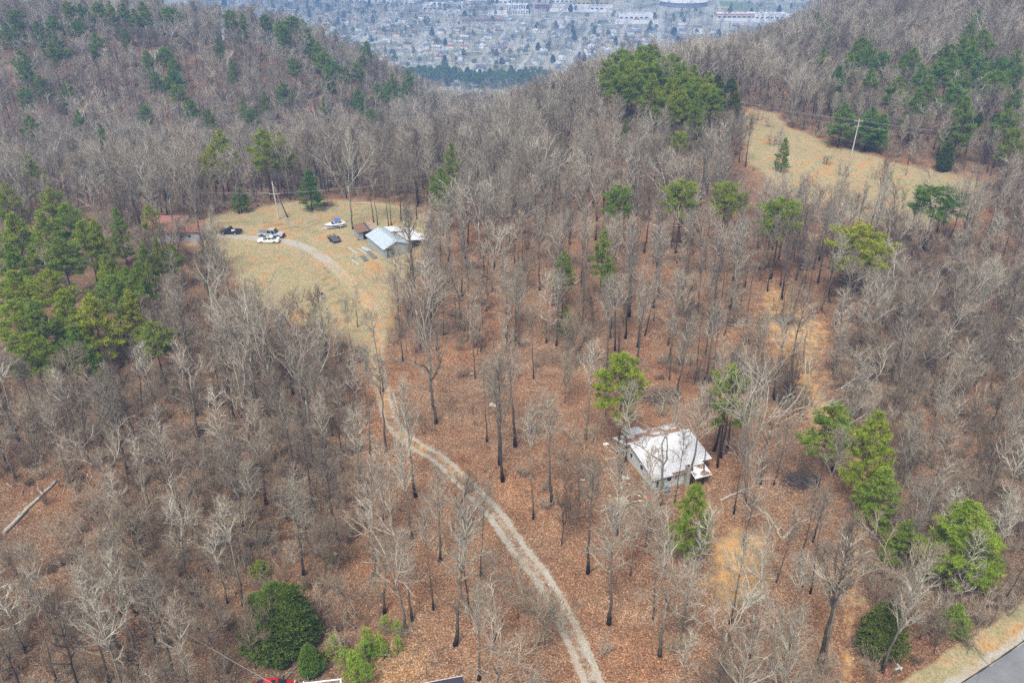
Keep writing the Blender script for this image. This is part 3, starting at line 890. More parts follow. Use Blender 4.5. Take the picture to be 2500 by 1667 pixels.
top_pine(2290, 1230, 80, 9, 'fir0', BR, 'smaller pine pressed against the large bushy roadside pine')
top_pine(2090, 1195, 110, 8, 'fir0', NO, 'dark green pine between the dirt track and the roadside pine')
top_pine(2045, 1390, 110, 7, 'cedar1', NO, 'dark cedar half hidden by a leaning bare tree near the street sign', wmax=1.6)
top_pine(2208, 1390, 46, 4.5, 'fir2', BR, 'small bushy pine at the edge of the grassy road verge')
# pine clump on the knoll
for (x, y, w) in [(1432,113,70),(1470,107,80),(1495,102,70),(1545,122,75),(1430,140,70),(1470,140,80),(1510,145,80),(1560,150,80),(1595,150,70),(1630,165,60),(1540,180,70),(1580,190,70),(1600,215,60),(1412,150,60),(1500,170,70),(1622,190,60),(1450,125,75),(1480,120,75),(1525,132,75),(1400,135,55),(1455,165,70),(1560,205,60),(1640,200,55),(1605,175,65),(1575,165,70),(1420,170,60)]:
    top_pine(x, y, w, 17, None, (1.22, 1.1, 0.75), 'deep green pine in the tight clump on the wooded knoll', group='pines clumped on the knoll', keys=('pine3', 'pine0', 'fir1'))
for (x, y, w) in [(1650,172,48),(1682,180,50),(1655,205,55),(1690,212,44)]:
    top_pine(x, y, w, 11, 'cedar1', (1.1, 1.0, 0.7), 'olive dark cedar on the meadow side of the knoll', group='cedars at the edge of the knoll')
# pines of the hill beyond the meadow
for (x, y, w, h, k) in [(1942,238,78,13,'fir1'),(2006,246,84,13,'fir1'),(2030,262,60,11,'fir0')]:
    top_pine(x, y, w, h, k, BL, 'conical dark pine behind the utility pole beside the meadow', group='conical pines behind the meadow pole')
for (x, y, w) in [(2248,258,70),(2292,262,40)]:
    top_pine(x, y, w, 8, 'cedar1', (1, 1, .8), 'bushy olive cedar in the brush beyond the meadow', group='cedars in the brush beyond the meadow')
for (x, y, w) in [(2200,195,66),(2222,222,76),(1928,150,52),(2003,156,56),(2030,118,50),(2083,122,44),(2120,150,60),(2068,175,60),(2112,205,60),(2160,140,56),(2190,120,60),(2215,165,60),(2255,135,60),
                  (2232,52,48),(2262,68,70),(2215,88,60),(2235,105,60),(2250,22,30),(2290,160,60),(2340,115,50),(2340,205,50),(2345,148,46),(1985,82,40),(1898,45,26),(1880,28,26),(2025,35,26),
                  (1967,95,50),(2000,100,40),(1895,105,36),(2140,175,50),(2320,250,60),(2335,290,50),(2100,108,44),(2176,100,40),(1955,125,50),(2300,130,50)]:
    top_pine(x, y, w, random.uniform(15, 19), None, random.choice([BL, DK, NO]), 'green pine among bare trees on the hill beyond the meadow', group='pines on the hill beyond the meadow', keys=('pine0', 'pine1', 'pine2', 'fir1'))
# pines of the far ridge (left of the town)
for (x, y, w) in [(70,45,80),(20,100,60),(70,110,60),(160,95,60),(240,70,70),(300,5,70),(365,20,90),(440,10,80),(500,5,60),(560,15,70),(610,40,60),(650,5,60),(770,35,100),(350,95,80),(430,150,70),
                  (250,160,80),(225,200,80),(85,230,90),(110,280,70),(175,345,70),(570,130,50),(745,215,80),(790,270,60),(670,230,50),(1000,170,50),(1050,45,70),(1110,65,60),(1215,65,60),(1280,95,70),
                  (1345,75,110),(1420,155,100),(1480,235,110),(1530,280,80),(1540,135,70),(1600,165,60),(1680,190,60),(1630,285,80),(1340,265,70),(1060,270,50),(710,330,60),(790,325,100),(810,385,80),
                  (305,370,80),(105,400,70),(350,505,60),(125,530,90),(455,570,60),(660,480,60),(870,460,80),(950,500,60),(1110,450,60),(1155,500,70),(1210,420,60),(1295,380,90),(1485,440,50),
                  (1640,405,80),(1735,385,60),(1810,250,50),(1800,340,80),(1870,320,60),(1855,385,60),(1700,500,70),(1390,90,70),(1300,120,60),(1455,190,70),(1575,300,60),(1500,290,70),(1780,380,60),(1660,230,50)]:
    top_pine(x / 2.0, y / 2.0, w / 2.0 * 1.05, random.uniform(17, 21), None, random.choice([BL, DK, NO, DU]), 'dark green pine among bare trees on the far ridge above town', group='pines on the far ridge',
             keys=('pine0', 'pine1', 'pine2', 'pine3'))
# pine stand at the edge of the clearing
for (x, y, w, h) in [(60,355,90,15),(25,490,105,14),(90,485,95,14),(145,468,80,14),(185,505,80,14),(130,545,90,14),(215,505,62,14),(262,478,50,13),(25,620,100,14),(105,620,95,14),
                     (20,690,110,14),(75,690,105,14),(145,665,105,14),(252,632,118,14),(205,680,110,13),(290,668,80,12),(60,765,95,13),(165,745,90,12),
                     (345,738,95,11),(312,602,62,11),(338,470,50,13),(325,560,60,12),(356,545,40,12),(240,585,70,13),(15,560,80,14),(285,610,60,12),(10,420,70,14),(110,430,60,13),(390,560,50,10)]:
    c = random.choice([BR, BR, NO, YE, YE, DU])
    top_pine(x, y, w, h, None, c, 'bright green pine in the dense stand bordering the clearing', group='pines in the stand by the clearing', keys=('fir0', 'fir1', 'pine1', 'fir2'))

# bare trees one can pick out, by the foot of the trunk
GY = (1, 1, 1); WH = (1.28, 1.3, 1.28); PA = (1.08, 1.08, 1.04); DA = (0.72, 0.68, 0.65)
LISTED = [(1000,972,21,'oak0',DA),(1183,1025,21,'tall0',GY),(1267,1160,19,'tall1',GY),(1345,1008,17,'tall1',GY),(1225,1192,17,'slim2',PA),(1155,1105,20,'tall2',GY),(1118,1015,15,'slim0',DA),(1092,870,16,'slim2',GY),
 (1225,870,14,'slim0',DA),(887,1040,17,'tall1',GY),(850,1045,18,'slim2',PA),(835,1180,17,'tall1',GY),(720,1048,19,'oak1',DA),(745,1040,15,'slim2',GY),(782,1058,14,'slim0',DA),(592,945,20,'oak2',GY),(628,945,17,'oak1',GY),
 (700,940,15,'slim0',GY),(560,870,18,'oak0',PA),(525,880,14,'slim1',GY),(945,1240,16,'tall3',WH),(955,1140,19,'tall2',PA),(1080,1408,19,'slim2',DA),(1045,1480,20,'tall2',PA),(1105,1322,15,'slim0',DA),(945,1425,14,'tall3',PA),
 (932,1450,16,'oak3',GY),(1135,1470,13,'slim1',DA),(995,1400,15,'slim2',GY),(1350,1316,17,'tall1',GY),(1398,1432,19,'tall3',PA),(1515,1505,17,'oak3',GY),(1500,1420,14,'slim2',GY),(1565,1470,12,'slim1',PA),(1517,1159,16,'oak1',PA),
 (1549,1156,13,'slim0',DA),(1587,1110,16,'tall3',PA),(1613,1112,15,'slim2',DA),(1425,1091,15,'tall3',PA),(1436,1062,15,'slim0',DA),(1712,1155,19,'oak2',GY),(1686,1180,15,'slim2',DA),(1746,1110,18,'oak0',PA),(1776,1113,12,'slim1',GY),
 (1640,1035,18,'tall0',DA),(1655,1050,18,'tall2',DA),(1668,1040,17,'tall1',GY),(1705,1252,15,'slim1',GY),(1742,1388,13,'slim1',PA),(1783,1336,12,'slim0',DA),(1837,1297,14,'slim0',DA),(1868,1244,18,'slim2',DA),(1861,1363,16,'slim2',DA),
 (1871,1545,22,'tall2',GY),(1890,1545,20,'tall6',PA),(2025,1542,17,'tall5',PA),(1676,1430,14,'slim1',PA),(1810,1504,15,'slim2',PA),(1661,1540,11,'oak3',WH),(2069,1307,12,'oak3',DA),(1711,662,18,'slim2',DA),(1658,685,16,'slim2',GY),
 (1763,669,17,'slim2',DA),(1793,658,16,'slim0',DA),(1828,644,17,'tall1',DA),(1867,620,16,'tall1',DA),(1887,712,16,'slim2',WH),(1918,748,16,'slim2',DA),(1844,836,12,'slim1',PA),(1805,766,10,'slim1',WH),(2243,773,16,'tall3',GY),
 (2182,786,15,'oak3',GY),(811,527,21,'oak0',PA),(858,511,17,'slim2',DA),(867,517,16,'slim0',DA),(893,520,15,'slim2',DA),(899,518,16,'slim0',GY),(922,509,17,'tall1',DA),(934,508,17,'tall0',DA),(958,504,16,'tall1',GY),
 (1040,661,16,'tall3',PA),(1003,655,15,'tall3',GY),(918,751,17,'slim0',DA),(822,751,9,'slim1',GY),(549,491,15,'oak3',WH),(467,571,18,'oak0',GY),(400,532,17,'oak2',GY),(493,618,9,'small0',DA),(8,859,14,'oak3',WH),
 (72,480,17,'oak1',WH),(248,480,16,'oak3',WH),(400,657,14,'oak3',WH),(1150,640,12,'oak3',DA),(1448,1320,12,'small0',WH),(1290,1250,8,'small1',PA),(1330,1120,9,'small2',PA),(1060,1200,8,'small1',WH),(740,975,14,'slim0',DA),
 (1130,670,13,'oak3',DA),(1075,780,15,'slim2',GY),(880,900,16,'slim0',GY),(925,830,17,'slim2',GY),(800,1420,7,'small0',WH),(490,1515,6,'small2',WH),(330,1320,10,'small0',PA),(250,1568,16,'slim1',PA),(130,1568,15,'slim2',PA),(60,1500,14,'slim1',WH),
 (1010,1290,15,'tall3',PA),(1420,1230,14,'tall3',PA),(1480,1260,13,'slim1',PA),(1600,1330,12,'slim1',WH),(1720,1510,13,'oak3',PA),(1250,1490,9,'small1',WH),(1100,1560,14,'tall3',PA),(1190,1420,7,'small2',WH)]
for (x, y, h, k, c) in LISTED:
    put(k, at(x, y), h, (h / PH[k]) * (.82 if (x, y) == (811, 527) else 1.0), col=c)

# ------------------------------------------------------------------ the rest of the wood
LEFTPINES = poly_world([(0,480),(260,480),(330,600),(330,760),(200,860),(0,880)])
def visible(x, y, ztop):
    ok = np.ones(len(x), bool)
    for t in np.linspace(0.15, 0.985, 60):
        g = heights(x * t, y * t) + np.where(y * t > 60, 5.0, 0)
        line = CAM_Z + (ztop - CAM_Z) * t
        ok &= ~((g > line) & (t * y < y - 14))
    return ok
def in_frame(x, y, z0, z1, mx=60, my=40):
    u0, v0, d0 = project(x, y, z0); u1, v1, d1 = project(x, y, z1)
    return (d0 > 20) & (np.maximum(u0, u1) > -mx) & (np.minimum(u0, u1) < 2500 + mx) & (np.maximum(v0, v1) > -my) & (np.minimum(v0, v1) < 1667 + my)
def jitter_grid(x0, x1, y0, y1, c):
    X, Y = np.meshgrid(np.arange(x0, x1, c), np.arange(y0, y1, c))
    X = X + rng.uniform(-.46, .46, X.shape) * c; Y = Y + rng.uniform(-.46, .46, Y.shape) * c
    return X.ravel(), Y.ravel()
occ = np.array([[t['x'], t['y']] for t in TREES])
# what must stay in sight: boxes on the picture plane of a thing that stands at a given distance
SUBJECTS = []
for (x0, y0, x1, y1) in [(545,1335,760,1570),(1415,975,1640,1190),(565,455,905,620),(1700,250,2250,420),(1395,105,1700,235),(0,500,300,760),(2150,1440,2352,1568),(1020,1060,1180,1260),(1230,1330,1370,1568),
                         (590,1550,1050,1568),(2040,1520,2090,1568),(1780,1080,1870,1130),(760,1440,925,1568),(1640,1240,1760,1370),(860,840,940,1010),(1715,1150,1840,1240),(0,1100,135,1230),(1930,290,1980,360),(350,492,480,548)]:
    g = at((x0 + x1) / 2, y1)
    SUBJECTS.append((x0 * VS, y0 * VS, x1 * VS, y1 * VS, g.y + (8 if x0 in (545, 0) else 0)))
def clear_of_subjects(x, y, z, h, p=.93):
    u0, v0, _ = project(x, y, z); u1, v1, _ = project(x, y, z + h)
    ok = np.ones(len(x), bool)
    hw = .16 * h * F / np.maximum(30, y)
    for (a, b, c, d, gy) in SUBJECTS:
        hitb = (np.maximum(u0, u1) + hw > a) & (np.minimum(u0, u1) - hw < c) & (v0 > b) & (v1 < d) & (y < gy + 2)
        ok &= ~(hitb & (rng.random(len(x)) < (.6 if abs(a - 350 * VS) < 1 else p)))
    return ok
GREENS = []
for t in TREES:
    if t['key'][:4] in ('pine', 'fir0', 'fir1', 'fir2', 'ceda'):
        h_ = PH[t['key']] * t['s'][2]; w_ = PW[t['key']] * t['s'][0]
        ut, vt, dt = project(t['x'], t['y'], t['z'] + h_)
        ub, vb, _ = project(t['x'], t['y'], t['z'] + h_ * (.55 if t['key'][:4] == 'pine' else .3))
        GREENS.append((ut, vt, vb, w_ * .5 * F / dt, t['y'], t['x']))
GREENS = np.array(GREENS)
def height_limit(x, y, z, h):
    """tallest this tree may be without hiding an evergreen behind it"""
    u1, v1, d = project(x, y, z + h)
    hw = .14 * h * F / d
    lim = h
    v0 = project(x, y, z)[1]
    G = GREENS[(y < GREENS[:, 4] + 1) & (np.abs(u1 - GREENS[:, 0]) < GREENS[:, 3] * .8 + hw) & (v1 < GREENS[:, 2]) & (v0 > GREENS[:, 1])]
    for (ut, vt, vb, w, gy, gx) in G:
        # height at which the top meets the lower edge of that crown
        lo, hi = 0.0, h
        for _ in range(10):
            mid = (lo + hi) / 2
            if project(x, y, z + mid)[1] < vb - (vb - vt) * .25: hi = mid
            else: lo = mid
        lim = min(lim, lo)
    return lim
def far_from(x, y, pts, d):
    r = np.ones(len(x), bool)
    for i in range(0, len(x), 2000):
        q = ((x[i:i+2000, None] - pts[None, :, 0]) ** 2 + (y[i:i+2000, None] - pts[None, :, 1]) ** 2).min(1)
        r[i:i+2000] = q > d * d
    return r
HX = np.array([HOUSE_C.x, HOUSE_C.y])
BARN_BASE = at(868, 590)
KEEP_OUT = [(HOUSE_C.x, HOUSE_C.y, 9.0), (at(905,560).x, at(905,560).y, 9.5), (at(415,530).x, at(415,530).y, 6), (at(450,530).x, at(450,530).y, 6), (at(380,530).x, at(380,530).y, 5)]
def density(m, x, y):
    d = np.full(x.shape, 0.92)
    d = np.where(m['open'] > 0, 0.75, d)
    d = np.where(m['grove'] > 0, 0.13, d)
    d = np.where(m['slope'] > -1, 0.12, d)
    d = np.where(m['clear'] > -1.5, 0.0, d)
    d = np.where(m['meadow'] > -1, 0.0, d)
    d = np.where((m['meadow'] > -1) & (y < 232) & (x < 110), 0.30, d)
    d = np.where((m['drive'] < 3.4) | (m['track'] < 2.2) | (m['road'] < 6.5) | (m['soil'] > 0), 0.0, d)
    d = np.where(m['leafy'] > -1, 0.02, d)
    lp = sdf(LEFTPINES, x, y)
    d = np.where(lp > 0, d * 0.3, d)
    for (cx, cy, r) in KEEP_OUT:
        d = np.where(np.hypot(x - cx, y - cy) < r, 0, d)
    return d
def scatter(cell, y0, y1, keyfn, clear_d, dens=1.0):
    half = 0.75 * (y1 * CP + 40) + 30
    x, y = jitter_grid(-half, half, y0, y1, cell)
    z = heights(x, y)
    k = in_frame(x, y, z, z + 17)
    x, y, z = x[k], y[k], z[k]
    m = zone_masks(x, y)
    k = rng.random(len(x)) < density(m, x, y) * dens
    k &= far_from(x, y, occ, clear_d)
    k &= visible(x, y, z + 17)
    k &= clear_of_subjects(x, y, z, np.where(y < 300, 13.0, 15.0))
    x, y, z = x[k], y[k], z[k]
    m = {a: b[k] for a, b in m.items()}
    for i in range(len(x)):
        key, h = keyfn(x[i], y[i], {a: b[i] for a, b in m.items()})
        if y[i] < 520:
            lim = height_limit(x[i], y[i], z[i], h)
            if lim < h:
                if random.random() < .12: lim = h
                elif lim < 5: continue
                elif lim < 10: key = random.choice(['small0', 'small1', 'small2'])
                h = lim
        if key: put(key, (x[i], y[i], z[i]), h, (h / PH[key]) * (random.uniform(1.05, 1.4) if y[i] > 290 else random.uniform(.9, 1.2)))
def near_kind(x, y, m):
    r = random.random()
    brushy = (m['grove'] < 0 and ((x < 0 and y < 150) or (x > 25 and y < 165)))
    if brushy:
        if r < .26: return random.choice(['tall0', 'tall1', 'tall3', 'tall4', 'tall5', 'tall6', 'tall7']), random.uniform(13, 18)
        if r < .72: return random.choice(['slim0', 'slim1', 'slim2', 'slim3', 'slim4']), random.uniform(9, 14)
        if r < .80: return random.choice(['oak1', 'oak3']), random.uniform(11, 16)
        return random.choice(['small0', 'small1', 'small2']), random.uniform(6, 10)
    if m['meadow'] > -1: return random.choice(['slim0', 'slim1', 'tall3']), random.uniform(9, 13)
    if r < .45: return random.choice(['tall0', 'tall1', 'tall2', 'tall3', 'tall4', 'tall5', 'tall6', 'tall7']), random.uniform(14, 19)
    if r < .75: return random.choice(['slim0', 'slim1', 'slim2', 'slim3', 'slim4']), random.uniform(11, 16)
    if r < .92: return random.choice(['oak0', 'oak1', 'oak2', 'oak3']), random.uniform(14, 19)
    return random.choice(['small0', 'small1']), random.uniform(6, 10)
def far_kind(x, y, m):
    r = random.random()
    if r < .6: return random.choice(['tall0', 'tall1', 'tall2', 'tall3', 'tall4', 'tall5', 'tall6', 'tall7']), random.uniform(13, 18)
    if r < .9: return random.choice(['oak0', 'oak1', 'oak2', 'oak3']), random.uniform(13, 18)
    return random.choice(['slim0', 'slim2', 'slim3']), random.uniform(11, 15)
scatter(4.7, 52, 300, near_kind, 2.4)
scatter(5.4, 300, 560, far_kind, 2.5)
scatter(7.0, 560, 1000, far_kind, 2.5)
BUSHES = []
def scatter_brush():
    x, y = jitter_grid(-330, 330, 50, 500, 2.5)
    z = heights(x, y)
    k = in_frame(x, y, z, z + 4)
    x, y, z = x[k], y[k], z[k]
    m = zone_masks(x, y)
    d = np.full(x.shape, 0.22)
    brushy = (m['grove'] < -2) & (((x < 0) & (y < 150)) | ((x > 25) & (y < 165)))
    d = np.where(y > 300, 0.10, d)
    d = np.where(brushy, 0.9, d)
    d = np.where(m['grove'] > 0, 0.035, d)
    d = np.where(m['open'] > 0, 0.07, d)
    d = np.where(m['slope'] > 0, 0.05, d)
    d = np.where((m['clear'] > -1) | (m['drive'] < 2.6) | (m['road'] < 5.5) | (m['track'] < 2) | (m['leafy'] > 0) | (m['soil'] > 1), 0, d)
    d = np.where((m['meadow'] > 0), 0.02, d)
    d = np.where((m['meadow'] < 0) & (m['meadow'] > -7) & (y > 235), 0.6, d)
    for (cx, cy, r) in KEEP_OUT:
        d = np.where(np.hypot(x - cx, y - cy) < r - 1, 0, d)
    k = (rng.random(len(x)) < d) & visible(x, y, z + 4) & clear_of_subjects(x, y, z, 3.5, .9)
    for a, b, c in zip(x[k], y[k], z[k]):
        key = random.choice(['brush0', 'brush1', 'brush1', 'brush2', 'brush2', 'brush3'])
        BUSHES.append(dict(key=key, x=a, y=b, z=c, s=(random.uniform(.7, 1.2),) * 2 + (random.uniform(.65, 1.15),), rot=random.uniform(0, 6.28), col=(1, 1, 1), label=None, tilt=(0, 0), group=None))
scatter_brush()

# ------------------------------------------------------------------ which trees become things of their own
def apparent(t):
    h = PH[t['key']] * t['s'][2]
    u0, v0, d0 = project(t['x'], t['y'], t['z']); u1, v1, d1 = project(t['x'], t['y'], t['z'] + h)
    cu, cv = (u0 + u1) / 2, (v0 + v1) / 2
    vis = max(0, min(v0, 1667) - max(v1, 0)) / max(1, (v0 - v1))
    if not (-10 < cu < 2510): vis *= 0.15
    return (v0 - v1) * vis if d0 > 1 else 0
def is_evergreen(t): return t['key'][:4] in ('pine', 'fir0', 'fir1', 'fir2', 'youn', 'ceda')
bare = [t for t in TREES if not is_evergreen(t)]
green = [t for t in TREES if is_evergreen(t)]
bare.sort(key=lambda t: -apparent(t))
BUSHES.sort(key=lambda t: -apparent(t))
bare_single, bare_rest = bare[:296], bare[296:]
bush_single, bush_rest = BUSHES[:110], BUSHES[110:]
for _l in (bare_single, bush_single):
    _m = zone_masks(np.array([t['x'] for t in _l]), np.array([t['y'] for t in _l]))
    for _i, t in enumerate(_l): t['zone'] = {k: float(v[_i]) for k, v in _m.items()}
def zone_phrase(t):
    m = t['zone']
    if math.hypot(t['x'] - HX[0], t['y'] - HX[1]) < 15: return 'close to the abandoned white house'
    if m['clear'] > -9: return 'along the edge of the grassy clearing'
    if m['drive'] < 8: return 'beside the gravel drive'
    if m['track'] < 7: return 'beside the sandy dirt track'
    if m['road'] < 15: return 'near the asphalt road'
    if m['grove'] > 0: return 'on the open leaf litter between drive and track'
    if m['open'] > 0: return 'in the open wood above the abandoned house'
    if t['y'] < 150 and t['x'] < 0: return 'in the brushy wood across the drive'
    if t['y'] < 170: return 'in the thicket beyond the dirt track'
    return 'in the wood behind the clearing'
ADJ = {'tall': ('tall straight', 'bare_tree'), 'oak': ('forked wide crowned', 'bare_tree'), 'slim': ('slender', 'bare_tree'), 'smal': ('low many branched', 'bare_tree')}
def tint_word(c):
    return 'whitish' if c[0] > 1.14 else 'pale grey' if c[0] > 1.0 else 'dark barked' if c[0] < .8 else 'grey'
_VAR = [(0.0, (0.42, 0.38, 0.36)), (0.25, (0.68, 0.65, 0.62)), (0.5, (0.92, 0.92, 0.88)), (0.7, (1.02, 0.93, 0.87)), (0.88, (1.12, 1.13, 1.10)), (1.0, (1.35, 1.35, 1.32))]
def tint(r):
    return tuple(float(np.interp(r, [a for a, _ in _VAR], [c[i] for _, c in _VAR])) for i in range(3))
def make_tree(t, name, label, cat, group):
    e = thing(name, label, cat, (t['x'], t['y'], t['z']), t['rot'], group)
    e.rotation_euler = (t['tilt'][0], t['tilt'][1], t['rot'])
    e.scale = t['s']
    tr, cr = PROTO[t['key']]
    for nm, d in (('trunk', tr), ('crown', cr)):
        if d is None: continue
        o = link(nm, d, e)
        o.color = (*t['col'], 0 if name == 'bare_tree' else 1)
    return e
for t in bare_single:
    a = ADJ.get(t['key'][:4]) or ADJ['oak']
    ph = '%s leafless %s tree %s' % (a[0], tint_word(t['col']), zone_phrase(t))
    if t['col'] == (1, 1, 1): t['col'] = tint(random.random())
    else:
        q = random.uniform(.9, 1.06); t['col'] = tuple(c * q for c in t['col'])
    a = ADJ.get(t['key'][:4]) or ADJ['oak']
    ph = '%s leafless %s tree %s' % (a[0], tint_word(t['col']), zone_phrase(t))
    t['tilt'] = (random.gauss(0, .035), random.gauss(0, .035))
    make_tree(t, 'bare_tree', ph, 'tree', ph + 's' if False else 'leafless trees ' + zone_phrase(t))
SHAPE = {'pine0': 'round crowned', 'pine1': 'ragged layered', 'pine2': 'narrow', 'pine3': 'broad flat topped', 'pine4': 'leaning flat topped', 'fir0': 'short conical', 'fir1': 'tall conical', 'fir2': 'squat bushy'}
HUE = {BR: 'bright green', YE: 'yellow green', NO: 'mid green', DK: 'dark green', BL: 'bluish green', DU: 'dull green'}
for t in green:
    if t['group'] in ('pines on the far ridge', 'pines on the hill beyond the meadow', 'pines in the stand by the clearing', 'pines clumped on the knoll'):
        place = {'pines on the far ridge': 'among bare trees on the far ridge above town', 'pines on the hill beyond the meadow': 'on the wooded hill beyond the meadow',
                 'pines in the stand by the clearing': 'in the dense stand bordering the clearing', 'pines clumped on the knoll': 'in the tight clump on the knoll'}[t['group']]
        t['label'] = '%s %s pine %s' % (SHAPE[t['key']], HUE.get(t['col'], 'deep green'), place)
    name = 'cedar_tree' if t['key'].startswith('cedar') else 'pine_tree'
    make_tree(t, name, t['label'], 'cedar' if name == 'cedar_tree' else 'pine', t['group'])
for t in bush_single:
    ph = 'leafless tangled twiggy shrub ' + zone_phrase(t)
    b = link('bare_shrub', PROTO[t['key']][1])
    b.location = (t['x'], t['y'], t['z']); b.scale = t['s']; b.rotation_euler = (0, 0, t['rot'])
    tag(b, ph, 'shrub', 'leafless shrubs ' + zone_phrase(t))

# the rest: one mass each, instanced
MASSDATA = {}
def mass(name, items, label, keys):
    col = bpy.data.collections.new(name + '_kinds')
    keys = sorted(keys)
    made = {}
    for k in keys:
        J, mats = JOINED[k]
        if k not in MASSDATA: MASSDATA[k] = J.data(k, mats, tone=True)
        o = bpy.data.objects.new(k, MASSDATA[k])
        made[k] = o.name
        col.objects.link(o)
    names = sorted(made.values())
    idx = {k: names.index(made[k]) for k in keys}
    me = bpy.data.meshes.new(name)
    me.from_pydata([(t['x'], t['y'], t['z']) for t in items], [], [])
    a = me.attributes.new('kind_index', 'INT', 'POINT'); a.data.foreach_set('value', np.array([idx[t['key']] for t in items], dtype=np.int32))
    a = me.attributes.new('turn', 'FLOAT_VECTOR', 'POINT'); a.data.foreach_set('vector', np.array([(random.gauss(0, .04), random.gauss(0, .04), t['rot']) for t in items], dtype=np.float32).ravel())
    a = me.attributes.new('size', 'FLOAT_VECTOR', 'POINT'); a.data.foreach_set('vector', np.array([t['s'] for t in items], dtype=np.float32).ravel())
    o = link(name, me)
    ng = bpy.data.node_groups.new(name + '_nodes', 'GeometryNodeTree')
    ng.interface.new_socket('Geometry', in_out='INPUT', socket_type='NodeSocketGeometry')
    ng.interface.new_socket('Geometry', in_out='OUTPUT', socket_type='NodeSocketGeometry')
    gi = ng.nodes.new('NodeGroupInput'); go = ng.nodes.new('NodeGroupOutput')
    ci = ng.nodes.new('GeometryNodeCollectionInfo'); ci.inputs['Collection'].default_value = col
    ci.inputs['Separate Children'].default_value = True; ci.inputs['Reset Children'].default_value = True
    ip = ng.nodes.new('GeometryNodeInstanceOnPoints'); ip.inputs['Pick Instance'].default_value = True
    def attr(n, ty):
        q = ng.nodes.new('GeometryNodeInputNamedAttribute'); q.data_type = ty; q.inputs['Name'].default_value = n
        return q.outputs['Attribute']
    e2r = ng.nodes.new('FunctionNodeEulerToRotation')
    ng.links.new(gi.outputs[0], ip.inputs['Points']); ng.links.new(ci.outputs[0], ip.inputs['Instance'])
    ng.links.new(attr('kind_index', 'INT'), ip.inputs['Instance Index'])
    ng.links.new(attr('turn', 'FLOAT_VECTOR'), e2r.inputs[0]); ng.links.new(e2r.outputs[0], ip.inputs['Rotation'])
    ng.links.new(attr('size', 'FLOAT_VECTOR'), ip.inputs['Scale'])
    ng.links.new(ip.outputs[0], go.inputs[0])
    md = o.modifiers.new('scatter', 'NODES'); md.node_group = ng
    return tag(o, label, kind='stuff')
mass('bare_woodland', bare_rest, 'mass of leafless grey brown woodland covering the ridges', {t['key'] for t in bare_rest})
mass('undergrowth', bush_rest, 'tangled leafless undergrowth below the trees', {t['key'] for t in bush_rest})
x, y = jitter_grid(-110, 130, 52, 190, 4.2)
z = heights(x, y); m = zone_masks(x, y)
k = in_frame(x, y, z, z + .2) & (m['clear'] < -1) & (m['drive'] > 3) & (m['road'] > 6) & (m['track'] > 2.5) & (rng.random(len(x)) < .5) & (np.hypot(x - HX[0], y - HX[1]) > 7)
mass('fallen_sticks', [dict(key='sticks%d' % random.randrange(3), x=a, y=b, z=c, s=(random.uniform(.7, 1.3),) * 3, rot=random.uniform(0, 6.28)) for a, b, c in zip(x[k], y[k], z[k])],
     'fallen sticks and broken twigs strewn over the leaf litter', {'sticks0', 'sticks1', 'sticks2'})
print('COUNTS bare', len(bare), 'green', len(green), 'bush', len(BUSHES))

# ------------------------------------------------------------------ materials of built things
def metal_sheet(name, col, rust=0.3, rustcol=(0.28, 0.11, 0.05), rib=0.0, streak='x'):
    m, nt, b = nmat(name)
    tc = N(nt, 'ShaderNodeTexCoord')
    mp = N(nt, 'ShaderNodeMapping'); L(nt, tc.outputs['Object'], mp.inputs[0])
    mp.inputs['Scale'].default_value = (1, 1, 0.25) if streak == 'z' else (1.0, 0.3, 0.3)
    f = noise(nt, mp.outputs[0], 1.1, 6, 0.7)
    f2 = noise(nt, tc.outputs['Object'], 3.5, 4, 0.6)
    base = ramp(nt, f2, [(0.3, tuple(c * 0.82 for c in col)), (0.7, tuple(min(1, c * 1.1) for c in col))])
    k = ramp(nt, f, [(0.68 - 0.3 * rust, (0, 0, 0)), (0.86 - 0.3 * rust, (1, 1, 1))])
    L(nt, mixc(nt, k, base, rustcol), b.inputs['Base Color'])
    b.inputs['Roughness'].default_value = 0.5
    b.inputs['Metallic'].default_value = 0.25
    return m
M_GALV = metal_sheet('galvanised_sheet', (0.48, 0.56, 0.62), 0.18)
M_GALVW = metal_sheet('galvanised_wall', (0.42, 0.46, 0.49), 0.2, streak='z')
M_WHITEROOF = metal_sheet('weathered_white_sheet', (0.74, 0.75, 0.77), 0.10, (0.25, 0.2, 0.17))
M_RUSTROOF = metal_sheet('rusty_sheet', (0.23, 0.15, 0.11), 0.8, (0.30, 0.15, 0.08))
M_REDROOF = metal_sheet('red_oxide_sheet', (0.29, 0.125, 0.09), 0.5, (0.36, 0.24, 0.18))
M_SIDING = plain('faded_siding', (0.50, 0.52, 0.51), 0.8, vary=0.28, scale=1.8)
M_GREYWALL = plain('grey_board_wall', (0.30, 0.31, 0.34), 0.85, vary=0.3, scale=1.5)
M_WHITEWALL = plain('white_painted_wall', (0.72, 0.74, 0.76), 0.7, vary=0.12)
M_BLOCK = plain('concrete_block', (0.36, 0.34, 0.29), 0.9, vary=0.25, scale=4)
M_TAN = plain('tan_sill', (0.42, 0.36, 0.24), 0.9, vary=0.25)
M_DARK = plain('dark_opening', (0.02, 0.024, 0.028), 0.5)
M_GLASS = plain('window_glass', (0.02, 0.03, 0.035), 0.08, vary=0.3, spec=0.6)
M_WOOD = plain('weathered_timber', (0.22, 0.17, 0.12), 0.9, vary=0.35, scale=5)
M_PALEWOOD = plain('pale_timber', (0.40, 0.375, 0.33), 0.9, vary=0.25, scale=4)
M_LOG = plain('peeling_log', (0.40, 0.33, 0.25), 0.95, vary=0.45, scale=3)
